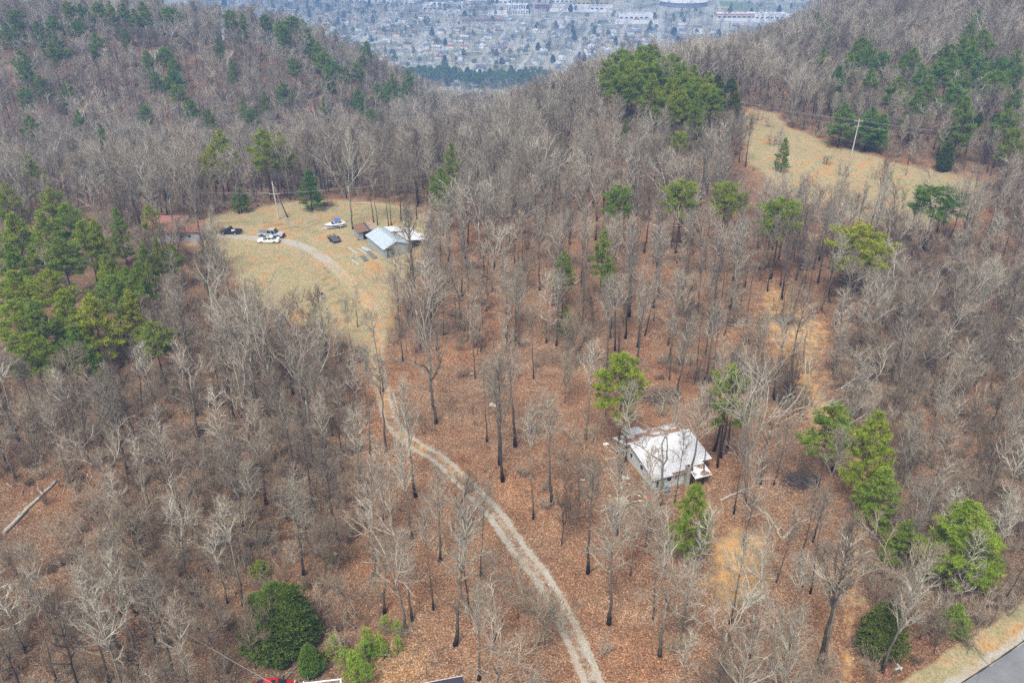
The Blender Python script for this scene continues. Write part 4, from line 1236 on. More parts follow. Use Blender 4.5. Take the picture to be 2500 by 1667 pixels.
M_POLE = plain('utility_pole_wood', (0.48, 0.45, 0.41), 0.9, vary=0.25, scale=3)
M_DARKPOLE = plain('tarred_pole_wood', (0.06, 0.05, 0.045), 0.9, vary=0.25, scale=3)
M_WIRE = plain('wire', (0.30, 0.30, 0.31), 0.6)
M_TYRE = plain('tyre_rubber', (0.02, 0.02, 0.021), 0.9)
M_RIM = plain('alloy_rim', (0.5, 0.5, 0.52), 0.35, 0.6)
M_BLACK = plain('black_trim', (0.018, 0.018, 0.02), 0.5)
M_TEAL = plain('dark_teal_door', (0.03, 0.075, 0.08), 0.7, vary=0.4)
M_CHROME = plain('bright_metal', (0.6, 0.6, 0.62), 0.3, 0.8)
M_WHITE = plain('white_paint', (0.78, 0.78, 0.77), 0.35, vary=0.04, spec=0.5)
M_SILVER = plain('silver_paint', (0.52, 0.53, 0.56), 0.3, 0.3, vary=0.04, spec=0.5)
M_NAVY = plain('navy_paint', (0.018, 0.03, 0.065), 0.35, vary=0.1, spec=0.5)
M_RED = plain('red_paint', (0.45, 0.015, 0.012), 0.35, vary=0.06, spec=0.5)
M_BLUE = plain('blue_canvas', (0.03, 0.16, 0.55), 0.75)
M_BOATBLUE = plain('boat_blue', (0.02, 0.05, 0.28), 0.3, spec=0.5)
M_HEADL = plain('lamp_glass', (0.7, 0.7, 0.7), 0.15, spec=0.6)
M_TAILL = plain('tail_lamp_red', (0.4, 0.02, 0.02), 0.3)
M_DEADLEAF = plain('dead_leaves', (0.26, 0.14, 0.085), 0.95, vary=0.35, scale=6)

# ------------------------------------------------------------------ generic builders
def roof_sheets(parent, name, x0, x1, ya, za, yb, zb, width, mat, thick=0.03, rib=0.22):
    """corrugated sheets laid side by side from the line (ya, za) to (yb, zb), running along x; every sheet its own part"""
    n = max(1, round((x1 - x0) / width)); w = (x1 - x0) / n
    nx_ = max(2, int(w / (rib * 0.5)))
    L_ = math.hypot(yb - ya, zb - za); ny, nz_ = -(zb - za) / L_, (yb - ya) / L_
    if nz_ < 0: ny, nz_ = -ny, -nz_
    mb = MB(); vs = []; fs = []
    for j in range(nx_ + 1):
        u = j / nx_ * (w - 0.012)
        b = 0.022 if j % 2 else 0.0
        for (y, z) in ((ya, za), (yb, zb)):
            for t in (b + thick, b):
                vs.append((u, y + ny * t, z + nz_ * t))
    for j in range(nx_):
        o = 4 * j; p = 4 * (j + 1)
        fs += [(o, p, p + 2, o + 2), (o + 1, o + 3, p + 3, p + 1), (o, o + 1, p + 1, p), (o + 2, p + 2, p + 3, o + 3)]
    fs += [(0, 2, 3, 1), (4*nx_, 4*nx_+1, 4*nx_+3, 4*nx_+2)]
    mb.add(vs, fs)
    data = None
    for i in range(n):
        if data is None:
            o = mb.build(name, mat, parent); data = o.data
        else:
            o = link(name, data, parent)
        o.location = (x0 + i * w, random.uniform(-0.02, 0.02), (0.006 if i % 2 else 0.0))
        o.rotation_euler = (0, 0, random.uniform(-.004, .004))
def part_box(parent, name, mat, *b, bevel=0.0):
    return MB().box(*b).build(name, mat, parent, bevel=bevel)
def window_part(parent, x0, x1, y0, y1, z0, z1, axis, frame_mat=M_WHITEWALL, depth=0.05):
    """a frame proud of the wall with a dark pane set in it"""
    t = 0.06
    f = MB()
    if axis == 'x':   # lies in an x-z wall at y0, faces -y
        for a in ((x0, x1, z0, z0 + t), (x0, x1, z1 - t, z1), (x0, x0 + t, z0 + t, z1 - t), (x1 - t, x1, z0 + t, z1 - t)):
            f.box(a[0], a[1], y0 - depth, y0 + 0.01, a[2], a[3])
        o = f.build('window', frame_mat, parent)
        part_box(o, 'pane', M_GLASS, x0 + t, x1 - t, y0 - 0.02, y0 + 0.005, z0 + t, z1 - t)
    else:             # lies in a y-z wall at x0, faces -x
        for a in ((y0, y1, z0, z0 + t), (y0, y1, z1 - t, z1), (y0, y0 + t, z0 + t, z1 - t), (y1 - t, y1, z0 + t, z1 - t)):
            f.box(x0 - depth, x0 + 0.01, a[0], a[1], a[2], a[3])
        o = f.build('window', frame_mat, parent)
        part_box(o, 'pane', M_GLASS, x0 - 0.02, x0 + 0.005, y0 + t, y1 - t, z0 + t, z1 - t)
    return o
def lap_wall(mb, p0, p1, z0, z1, out, step=0.16):
    """stepped clapboards on a wall from p0 to p1 (2D), facing out (2D)"""
    n = int((z1 - z0) / step)
    for i in range(n):
        a, b = z0 + i * step, z0 + (i + 1) * step
        q = [(p0[0] + out[0] * .045, p0[1] + out[1] * .045, a), (p1[0] + out[0] * .045, p1[1] + out[1] * .045, a),
             (p1[0] + out[0] * .02, p1[1] + out[1] * .02, b), (p0[0] + out[0] * .02, p0[1] + out[1] * .02, b),
             (p0[0] + out[0] * .02, p0[1] + out[1] * .02, a), (p1[0] + out[0] * .02, p1[1] + out[1] * .02, a)]
        mb.add(q, [(0, 1, 2, 3), (4, 5, 1, 0)])

# ------------------------------------------------------------------ abandoned house in the grove
def abandoned_house():
    p = at(1502, 1130)
    R0 = math.radians(21)
    t = thing('abandoned_house', 'small abandoned grey house with leaf strewn white metal roof', 'house', (p.x, p.y, p.z - 0.05), R0)
    t.scale = (1.05, 1.05, 1.05)
    E, RZ, RY, BY, BZ = 2.35, 3.35, 6.6, 10.2, 2.1
    W = 4.4      # closed front room
    W2 = 8.6     # whole width
    m = MB()
    m.box(-0.04, W2 - 1.2, 0.0, 0.0 + 0.1, 0.0, 0.42); m.box(-0.04, 0.08, 0.0, 9.6, 0.0, 0.40)
    m.build('foundation', M_TAN, t)
    # front wall with a broken window, side wall with gable
    w = MB()
    w.box(0.06, W, 0.06, 0.16, 0.40, E - 0.04)
    w.build('front_wall', M_SIDING, t)
    lw = MB(); lap_wall(lw, (0.02, 0.06), (W, 0.06), 0.42, E - 0.1, (0, -1)); 
    lw.build('clapboards', M_SIDING, t, fix=False)
    sw = MB().add([(0.06, 0.12, 0.4), (0.06, 9.5, 0.4), (0.06, 9.5, BZ + 0.02), (0.06, RY, RZ - 0.08), (0.06, 0.12, E - 0.04),
                   (0.16, 0.12, 0.4), (0.16, 9.5, 0.4), (0.16, 9.5, BZ + 0.02), (0.16, RY, RZ - 0.08), (0.16, 0.12, E - 0.04)],
                  [(0, 1, 2, 3, 4), (9, 8, 7, 6, 5), (0, 5, 6, 1), (1, 6, 7, 2), (2, 7, 8, 3), (3, 8, 9, 4), (4, 9, 5, 0)])
    sw.build('side_wall', M_SIDING, t)
    lw = MB(); lap_wall(lw, (0.06, 9.5), (0.06, 0.06), 0.42, 2.02, (-1, 0)); lw.build('clapboards', M_SIDING, t, fix=False)
    part_box(t, 'back_wall', M_SIDING, 0.18, W2 - 1.0, 9.4, 9.5, 0.2, 2.05)
    part_box(t, 'inner_wall', M_GREYWALL, W + 0.02, W + 0.12, 0.2, 9.3, 0.2, 2.3)
    part_box(t, 'far_side_wall', M_GREYWALL, W2 - 1.0, W2 - 0.9, 3.2, 9.4, 0.0, 2.3)
    part_box(t, 'porch_floor', M_WOOD, W + 0.15, W2 - 0.6, 0.6, 9.3, 0.05, 0.22)
    for (y0, y1) in ((1.2, 2.0), (3.1, 4.0), (6.0, 6.8)): window_part(t, 0.01, 0, y0, y1, 1.05, 1.95, 'y')
    window_part(t, 1.7, 2.5, 0.01, 0, 1.25, 2.1, 'x'); window_part(t, 2.75, 3.3, 0.01, 0, 1.25, 2.1, 'x')
    part_box(t, 'corner_doorway', M_DARK, 0.25, 0.62, -0.0, 0.05, 0.75, 2.1)
    # block chimney on the front wall
    ch = MB().box(W - 0.02, W + 0.5, -0.62, -0.02, 0.0, 3.3); c = ch.build('chimney', M_BLOCK, t, bevel=0.02)
    MB().box(W + 0.07, W + 0.41, -0.5, -0.12, 3.29, 3.33).build('flue', M_DARK, c)
    # porch posts
    for (x, y) in ((W2 - 0.75, 0.9), (W2 - 0.75, 3.0), (5.3, -1.35), (7.4, -1.35)):
        part_box(t, 'porch_post', M_WOOD, x - .06, x + .06, y - .06, y + .06, 0.0, 2.0 if y < 0 else 2.35)
    for (x, y, ln) in ((6.0, .9, 2.2),):
        part_box(t, 'porch_beam', M_WOOD, 4.6, W2 - 0.6, .84, .96, 2.24, 2.36)
    # roof: front slope, back slope, low porch roof, back extension
    roof_sheets(t, 'roof_sheet', -0.4, 4.75, -0.35, E - 0.02, RY, RZ, 0.86, M_WHITEROOF)
    roof_sheets(t, 'roof_sheet', 4.76, W2 + 0.35, 0.75, E + 0.17, RY, RZ + 0.005, 0.86, M_WHITEROOF)
    roof_sheets(t, 'roof_sheet', -1.0, W2 - 0.1, RY, RZ, BY, BZ, 0.86, M_WHITEROOF)
    roof_sheets(t, 'roof_sheet', 5.0, 7.55, -1.65, 2.0, 0.95, E + 0.10, 0.86, M_WHITEROOF)
    roof_sheets(t, 'roof_sheet', 1.5, 3.6, BY - 1.2, BZ + 0.42, BY + 1.2, BZ - 0.05, 0.7, M_WHITEROOF)
    part_box(t, 'eave_board', M_WOOD, -0.38, 4.74, -0.33, -0.29, E - 0.17, E - 0.03)
    part_box(t, 'ridge_cap', M_WHITEROOF, -0.6, W2 + 0.3, RY - 0.14, RY + 0.14, RZ + 0.055, RZ + 0.075)
    # drifts of dead leaves on the back slope and along the ridge
    lv = MB(); R = np.random.default_rng(5)
    def leaf(x, y, z):
        a = R.uniform(0, 3.14); s = R.uniform(.07, .13)
        c, d = math.cos(a) * s, math.sin(a) * s
        lv.add([(x - c, y - d, z), (x + d * .7, y - c * .7, z + R.uniform(.01, .05)), (x + c, y + d, z + .01), (x - d * .7, y + c * .7, z + R.uniform(0, .04))], [(0, 1, 2, 3)])
    def slope_z(y):
        return (E + (RZ - E) * (y + .35) / (RY + .35)) if y < RY else RZ + (BZ - RZ) * (y - RY) / (BY - RY)
    for k in range(7500):
        x = R.uniform(-0.6, W2 - 0.2)
        band = abs(R.normal()) * 0.38
        y = RY + 0.15 + band + 0.9 * (math.sin(x * 1.3) > 0.1) * R.random() if R.random() < .72 else RY + R.uniform(0.1, 3.3)
        if y > BY - .2: continue
        if math.sin(x * 2.1 + y * 1.7) + math.sin(x * 0.9 - y * 2.3) < -0.15: continue
        leaf(x, y, slope_z(y) + .07)
    for k in range(420):
        x = R.uniform(5.1, 7.4); y = R.uniform(-1.5, 0.4); 
        if math.sin(x * 3) + math.sin(y * 4 + x) < .2: continue
        leaf(x, y, 2.0 + (y + 1.65) / 2.6 * (E + .1 - 2.0) + .07)
    for k in range(260):
        x = R.uniform(2.5, 4.6); leaf(x, -0.3 + abs(R.normal()) * .18, E + .08)
    o = lv.build('leaf_drift', M_DEADLEAF, t, fix=False); o['kind'] = 'stuff'
abandoned_house()

# ------------------------------------------------------------------ metal barn and sheds
def barn():
    p = at(885, 595); R0 = math.radians(32)
    t = thing('metal_barn', 'grey sheet metal barn with gable roof and dark open door', 'barn', (p.x, p.y, p.z - .05), R0)
    Wd, Ln, E, A = 5.6, 9.2, 2.5, 3.55
    def wall_sheets(name, n, fn):
        for i in range(n):
            o = fn(i); 
    n = 10
    for i in range(n):
        y0, y1 = Ln * i / n, Ln * (i + 1) / n - .01
        part_box(t, 'wall_sheet', M_GALVW, -0.03 - .012 * (i % 2), 0.02, y0, y1, 0, E)
    for i in range(n):
        y0, y1 = Ln * i / n, Ln * (i + 1) / n - .01
        part_box(t, 'wall_sheet', M_GALVW, Wd - .02, Wd + .03 + .012 * (i % 2), y0, y1, 0, E)
    # front with doorway x 0.5..2.4
    def zt(x): return E + (A - E) * (1 - abs(x - Wd / 2) / (Wd / 2)) - 0.03
    for (x0, x1, z0) in ((0.03, .45, 0), (.46, 1.4, 2.25), (1.41, 2.4, 2.25), (2.41, 3.2, 0), (3.21, 4.0, 0), (4.01, 4.8, 0), (4.81, 5.57, 0)):
        v = [(x0, -.03, z0), (x1, -.03, z0), (x1, -.03, zt(x1)), (x0, -.03, zt(x0))]
        if x0 < Wd / 2 < x1: v.insert(3, (Wd / 2, -.03, zt(Wd / 2)))
        k = len(v)
        v2 = v + [(a, .02, c) for a, b, c in v]
        f = [tuple(range(k)), tuple(range(2 * k - 1, k - 1, -1))] + [(i, (i + 1) % k, k + (i + 1) % k, k + i) for i in range(k)]
        MB().add(v2, f).build('wall_sheet', M_GALVW, t)
    v = [(0.03, Ln - .02), (Wd - .03, Ln - .02)]
    MB().add([(0.03, Ln - .04, 0), (Wd - .03, Ln - .04, 0), (Wd - .03, Ln - .04, E), (Wd / 2, Ln - .04, A - .05), (0.03, Ln - .04, E),
              (0.03, Ln, 0), (Wd - .03, Ln, 0), (Wd - .03, Ln, E), (Wd / 2, Ln, A - .05), (0.03, Ln, E)],
             [(0, 1, 2, 3, 4), (9, 8, 7, 6, 5), (0, 5, 6, 1), (1, 6, 7, 2), (2, 7, 8, 3), (3, 8, 9, 4), (4, 9, 5, 0)]).build('back_wall', M_GALVW, t)
    d = part_box(t, 'door', M_TEAL, .47, 2.39, .06, .10, 0.03, 2.22)
    for i in range(5): part_box(d, 'door_batten', M_TEAL, .52 + i * .4, .56 + i * .4, .035, .058, .05, 2.2)
    part_box(t, 'door_post', M_PALEWOOD, 2.4, 2.52, -.09, -.035, 0, 2.3)
    # roof: sheets run down the slope, laid along the ridge -> build in a turned frame
    for s in (-1, 1):
        ro = bpy.data.objects.new('roof', None); COL.objects.link(ro); ro.parent = t
        ro.location = (Wd / 2, 0, 0); ro.rotation_euler = (0, 0, math.pi / 2 * (1 if s < 0 else -1))
        if s < 0: roof_sheets(ro, 'roof_sheet', -.35, Ln + .3, Wd / 2 + .42, E - .16, 0.0, A, .92, M_GALV)
        else: roof_sheets(ro, 'roof_sheet', -Ln - .3, .35, Wd / 2 + .42, E - .16, 0.0, A, .92, M_GALV)
    part_box(t, 'ridge_cap', M_GALV, Wd / 2 - .16, Wd / 2 + .16, -.36, Ln + .3, A + .06, A + .085)
    MB().tube([(Wd - 1.1, 4.6, E + .2), (Wd - 1.1, 4.6, A + .5)], .09, 8).build('stove_pipe', M_RUSTROOF, t)
    # lean-to on the far side
    e = thing('lean_to_shed', 'collapsing lean to with patched pale sheet roof attached beside the metal barn', 'shed', (p.x, p.y, p.z - .05), R0)
    ro = bpy.data.objects.new('roof', None); COL.objects.link(ro); ro.parent = e
    ro.location = (Wd + .1, 0, 0); ro.rotation_euler = (0, 0, -math.pi / 2)
    roof_sheets(ro, 'roof_sheet', -9.6, -1.2, 0.2, 2.62, 5.0, 1.75, .95, M_WHITEROOF)
    roof_sheets(ro, 'roof_sheet', -9.9, -6.2, -1.4, 3.25, 2.2, 2.62, .95, M_WHITEROOF)
    roof_sheets(ro, 'roof_sheet', -5.0, -2.6, 3.6, 2.16, 5.9, 1.8, .8, M_WHITEROOF)
    for y in (1.4, 3.8, 6.2, 8.6):
        part_box(e, 'post', M_WOOD, Wd + 4.6, Wd + 4.72, y, y + .12, 0, 1.82)
    part_box(e, 'beam', M_WOOD, Wd + 4.58, Wd + 4.74, 1.2, 9.4, 1.70, 1.80)
    for y0 in (6.0,):
        part_box(e, 'back_panel', M_GREYWALL, Wd + .1, Wd + 4.5, 9.2, 9.26, 0, 1.9)
    # rusty shed behind
    q = at(826, 553)
    s = thing('rusty_shed', 'small open grey shed with rusty brown roof beside the barn', 'shed', (q.x, q.y, q.z - .05), math.radians(30))
    part_box(s, 'side_wall', M_GREYWALL, 0, .06, 0, 3.2, 0, 2.1)
    part_box(s, 'back_wall', M_GREYWALL, .07, 3.4, 3.14, 3.2, 0, 2.3)
    part_box(s, 'far_wall', M_GREYWALL, 3.4, 3.46, 0, 3.2, 0, 2.1)
    part_box(s, 'front_board', M_GREYWALL, .07, 1.0, 0.0, .05, 0, 2.0)
    part_box(s, 'front_board', M_DARK, 1.02, 3.38, 0.3, .34, 0, 1.9)  # near-black sheet, painted shade inside the open front
    roof_sheets(s, 'roof_sheet', -.25, 2.3, -.35, 2.1, 3.5, 2.75, .62, M_RUSTROOF)
    roof_sheets(s, 'roof_sheet', 2.31, 2.9, -.35, 2.1, 3.5, 2.75, .59, plain('bare_dark_sheet', (.09, .08, .085), .6))
    roof_sheets(s, 'roof_sheet', 2.91, 4.6, -.1, 2.13, 3.6, 2.74, .8, metal_sheet('tan_rust_sheet', (.4, .3, .24), .5))
    w = at(877 / VS, 586 / VS)
    tag(MB().tube([(0, 0, .0), (0, 0, .22)], [.34, .34], 14).build('old_tyre', M_TYRE), 'old black tyre lying against the rusty shed', 'tyre').location = w
barn()

def red_roofed(name, label, px, py, rz, length, depth, E, A, mat, endmat, wall):
    p = at(px, py)
    t = thing(name, label, 'building', (p.x, p.y, p.z - .05), rz)
    # origin at the right front corner; x runs back along -x
    part_box(t, 'front_wall', wall, -length, 0, 0, .08, 0, E)
    part_box(t, 'back_wall', wall, -length, 0, depth - .08, depth, 0, E)
    for x in (-.08, -length):
        MB().add([(x, .09, 0), (x, depth - .09, 0), (x, depth - .09, E), (x, depth / 2, A - .04), (x, .09, E), (x + .08, .09, 0), (x + .08, depth - .09, 0), (x + .08, depth - .09, E), (x + .08, depth / 2, A - .04), (x + .08, .09, E)],
                 [(4, 3, 2, 1, 0), (5, 6, 7, 8, 9), (0, 1, 6, 5), (1, 2, 7, 6), (2, 3, 8, 7), (3, 4, 9, 8), (4, 0, 5, 9)]).build('end_wall', endmat, t)
    roof_sheets(t, 'roof_sheet', -length - .3, .3, -.35, E - .08, depth / 2, A, .9, mat)
    roof_sheets(t, 'roof_sheet', -length - .3, .3, depth + .35, E - .08, depth / 2, A, .9, mat)
    for i in range(3):
        x = -length * (.2 + .3 * i)
        window_part(t, x - .5, x + .5, 0.0, 0, 1.1, 2.0, 'x')
    part_box(t, 'door', M_DARK, -.02, .04, depth * .35, depth * .35 + .9, 0.05, 2.0)
    return t
red_roofed('red_roofed_shed', 'long low grey shed with rusty red roof and white end wall', 463, 556, math.radians(3), 12.5, 5.0, 2.6, 3.7, M_REDROOF, M_WHITEWALL, M_GREYWALL)
red_roofed('red_striped_shed', 'narrow shed with streaked red roof behind the white ended shed', 430, 528, math.radians(2), 10.0, 4.0, 2.0, 2.9, metal_sheet('streaked_red_sheet', (.34, .14, .11), .6, (.42, .33, .28)), M_GREYWALL, M_DARK)

# ------------------------------------------------------------------ vehicles
def loft(mb, secs, mat=0, cap=True):
    """rings of equal length -> skin"""
    n = len(secs[0]); vs = [q for s in secs for q in s]; fs = []
    for i in range(len(secs) - 1):
        for k in range(n):
            fs.append((i*n+k, i*n+(k+1) % n, (i+1)*n+(k+1) % n, (i+1)*n+k))
    if cap: fs += [tuple(range(n))[::-1], tuple((len(secs)-1)*n + k for k in range(n))]
    return mb.add(vs, fs, mat)
def wheel_pair(t, xs, half, r, w=.24, rim=M_RIM):
    for x in xs:
        for s in (-1, 1):
            o = bpy.data.objects.new('wheel', None); COL.objects.link(o); o.parent = t; o.location = (x, s * (half - w / 2 + .02), r)
            MB().tube([(0, -w/2, 0), (0, -w/2 + .03, 0), (0, w/2 - .03, 0), (0, w/2, 0)], [r * .9, r, r, r * .9], 18).build('tyre', M_TYRE, o, smooth=True)
            MB().tube([(0, s * (w/2 - .02), 0), (0, s * (w/2 + .012), 0)], [r * .62, r * .56], 10).build('rim', rim, o)
def body_rings(pts, half, tuck=.86):
    """pts: (x, z_low, z_high) along the car; rings with rounded shoulders"""
    secs = []
    for (x, z0, z1, k) in pts:
        h = half * k
        secs.append([(x, -h * .92, z0), (x, h * .92, z0), (x, h, z0 + .12), (x, h * .99, z0 + (z1 - z0) * .62), (x, h * .93, z1 - .03), (x, h * .8, z1), (x, -h * .8, z1), (x, -h * .93, z1 - .03), (x, -h * .99, z0 + (z1 - z0) * .62), (x, -h, z0 + .12)])
    return secs
def greenhouse(t, mat, x0, x1, x2, x3, zb, zt, half, topk=.80, pillar=(0.5,)):
    """x0<x1<x2<x3: rear foot, rear top, front top, front foot"""
    hb, ht = half * .93, half * topk
    m = MB()
    v = [(x0, -hb, zb), (x3, -hb, zb), (x3, hb, zb), (x0, hb, zb), (x1, -ht, zt), (x2, -ht, zt), (x2, ht, zt), (x1, ht, zt)]
    m.add(v, [(3,2,1,0),(4,5,6,7),(0,1,5,4),(1,2,6,5),(2,3,7,6),(3,0,4,7)])
    cab = m.build('cabin', mat, t, bevel=.06)
    def quad(name, a, b, c, d, off, g=M_GLASS, k=.12):
        a, b, c, d = map(Vector, (a, b, c, d)); n = (b - a).cross(d - a).normalized(); ctr = (a + b + c + d) / 4
        q = [p.lerp(ctr, k) + n * off for p in (a, b, c, d)]
        q2 = [p - n * (off + .01) for p in q]
        MB().add(q + q2, [(0,1,2,3),(7,6,5,4),(0,4,5,1),(1,5,6,2),(2,6,7,3),(3,7,4,0)]).build(name, g, cab)
    quad('windshield', v[1], v[2], v[6], v[5], .012)
    quad('rear_window', v[3], v[0], v[4], v[7], .012)
    for s in (-1, 1):
        cuts = [0.0] + list(pillar) + [1.0]
        for c0, c1 in zip(cuts[:-1], cuts[1:]):
            lo = lambda c: Vector((x0 + (x3 - x0) * c, s * hb, zb)); hi = lambda c: Vector((x1 + (x2 - x1) * c, s * ht, zt))
            a, b, c, d = lo(c0), lo(c1), hi(c1), hi(c0)
            if s > 0: a, b, c, d = b, a, d, c
            quad('side_window', a, b, c, d, .012, k=.13)
    return cab
def lamps(t, xf, xr, half, zf, zr):
    for s in (-1, 1):
        part_box(t, 'headlight', M_HEADL, xf - .06, xf + .03, s * half * .75 - .16, s * half * .75 + .16, zf - .09, zf + .09, bevel=.02)
        part_box(t, 'taillight', M_TAILL, xr - .03, xr + .06, s * half * .85 - .08, s * half * .85 + .08, zr - .16, zr + .16, bevel=.02)
        part_box(t, 'mirror', M_BLACK, .75, .9, s * (half + .02) - .02 + min(0, s) * .2, s * (half + .02) + .02 + max(0, s) * .2, 1.02, 1.2, bevel=.02)
def sedan(name, label, p, rz, mat, sunroof=True, L_=4.86, half=.92):
    t = thing(name, label, 'car', p, rz)
    f, r = L_ / 2, -L_ / 2
    b = MB(); loft(b, body_rings([(r, .42, .82, .86), (r + .12, .27, .98, .95), (r + .75, .2, 1.03, 1.0), (-.2, .2, .98, 1.0), (.9, .2, .96, 1.0), (f - .9, .2, .86, 1.0), (f - .25, .24, .72, .94), (f, .36, .62, .78)], half))
    b.build('body', mat, t, smooth=True)
    cab = greenhouse(t, mat, -1.95, -1.0, .35, 1.25, .93, 1.45, half, .74, (.3, .64))
    if sunroof: part_box(cab, 'sunroof', M_GLASS, -.25, .2, -.38, .38, 1.435, 1.462)
    wheel_pair(t, (r + 1.02, f - .95), half, .33)
    lamps(t, f - .18, r + .12, half, .68, .82)
    part_box(t, 'lower_trim', M_BLACK, r + .1, f - .1, -half * .9, half * .9, .17, .25)
    return t
def pickup(name, label, p, rz, mat, L_, half, cab_len, cover, zb=1.08, zt=1.82):
    t = thing(name, label, 'pickup truck', p, rz)
    f, r = L_ / 2, -L_ / 2
    cx0 = f - 1.55 - cab_len - .1      # rear of the cab
    b = MB(); loft(b, body_rings([(cx0, .45, zb, 1.0), (f - 1.5, .42, zb, 1.0), (f - .5, .42, zb - .02, .99), (f - .08, .45, zb - .14, .94), (f, .52, zb - .26, .85)], half))
    b.build('body', mat, t, smooth=True)
    # bed: floor, sides, tailgate
    bed = MB().box(r + .05, cx0 - .03, -half + .1, half - .1, .5, .62).build('bed', mat, t)
    for s in (-1, 1):
        MB().box(r, cx0 - .03, min(s * half, s * (half - .1)), max(s * half, s * (half - .1)), .5, zb + .02).build('bed_side', mat, t, bevel=.03)
    MB().box(r - .02, r + .06, -half + .11, half - .11, .55, zb + .01).build('tailgate', mat, t, bevel=.02)
    if cover: MB().box(r + .08, cx0 - .05, -half + .12, half - .12, zb - .02, zb + .045).build('bed_cover', plain('grey_vinyl_cover', (.16, .16, .18), .7), t, bevel=.015)
    greenhouse(t, mat, cx0 + .0, cx0 + .18, f - 2.15, f - 1.35, zb - .03, zt, half, .80, (.48,))
    wheel_pair(t, (r + 1.15, f - .98), half, .39, .27)
    for x in (r + 1.15, f - .98):
        for s in (-1, 1):
            MB().prism([(x + .47 * math.cos(a), .40 + .47 * math.sin(a)) for a in np.linspace(0, math.pi, 9)], 'y', s * (half + .012) - .02, s * (half + .012) + .005).build('wheel_arch', M_BLACK, t)
    lamps(t, f - .1, r + .02, half, .86, .88)
    part_box(t, 'grille', M_BLACK, f - .04, f + .04, -half * .55, half * .55, .6, .92, bevel=.02)
    part_box(t, 'front_bumper', M_BLACK if mat is not M_NAVY else M_CHROME, f - .12, f + .1, -half * .93, half * .93, .42, .6, bevel=.04)
    part_box(t, 'rear_bumper', M_CHROME, r - .14, r - .01, -half * .9, half * .9, .45, .6, bevel=.03)
    return t
sedan('white_sedan', 'white sedan with dark sunroof parked on the gravel beside a silver pickup', at(618, 556.5), math.radians(181), M_WHITE)
pickup('silver_pickup', 'silver crew cab pickup with covered bed parked behind the white sedan', at(624, 543.5), math.radians(-9), M_SILVER, 5.95, 1.0, 2.05, True, 1.12, 1.9)
pt = at(531, 537)
navy = pickup('navy_pickup', 'old dark navy pickup with junk loaded in its open bed', pt, math.radians(173), M_NAVY, 5.0, .9, 1.15, False, 1.0, 1.65)
def in_bed(name, label, cat, mb, mat, off, z=.62, rz=0):
    o = mb.build(name, mat)
    a = math.radians(173)
    o.location = (pt.x + off[0] * math.cos(a) - off[1] * math.sin(a), pt.y + off[0] * math.sin(a) + off[1] * math.cos(a), pt.z + z); o.rotation_euler = (0, 0, rz)
    return tag(o, label, cat)
in_bed('white_sack', 'lumpy white sack in the navy pickup bed', 'sack', MB().tube([(-.3, 0, .1), (-.15, 0, .2), (.1, .02, .24), (.3, 0, .12)], [.12, .26, .25, .1], 9), M_WHITE, (-.55, .15))
in_bed('pink_bundle', 'pinkish cloth bundle beside the white sack in the pickup bed', 'bundle', MB().tube([(-.2, 0, .2), (0, .05, .3), (.2, 0, .2)], [.15, .27, .12], 8), plain('faded_pink', (.6, .36, .3), .9), (-.95, -.1), rz=1)
in_bed('spare_tyre', 'spare tyre lying in the navy pickup bed', 'tyre', MB().tube([(0, 0, 0), (0, 0, .24)], [.36, .36], 14), M_TYRE, (-1.6, .2), .64)
in_bed('toolbox', 'black toolbox across the navy pickup bed', 'toolbox', MB().box(-.2, .2, -.6, .6, 0, .42), M_BLACK, (-2.05, 0), .64)

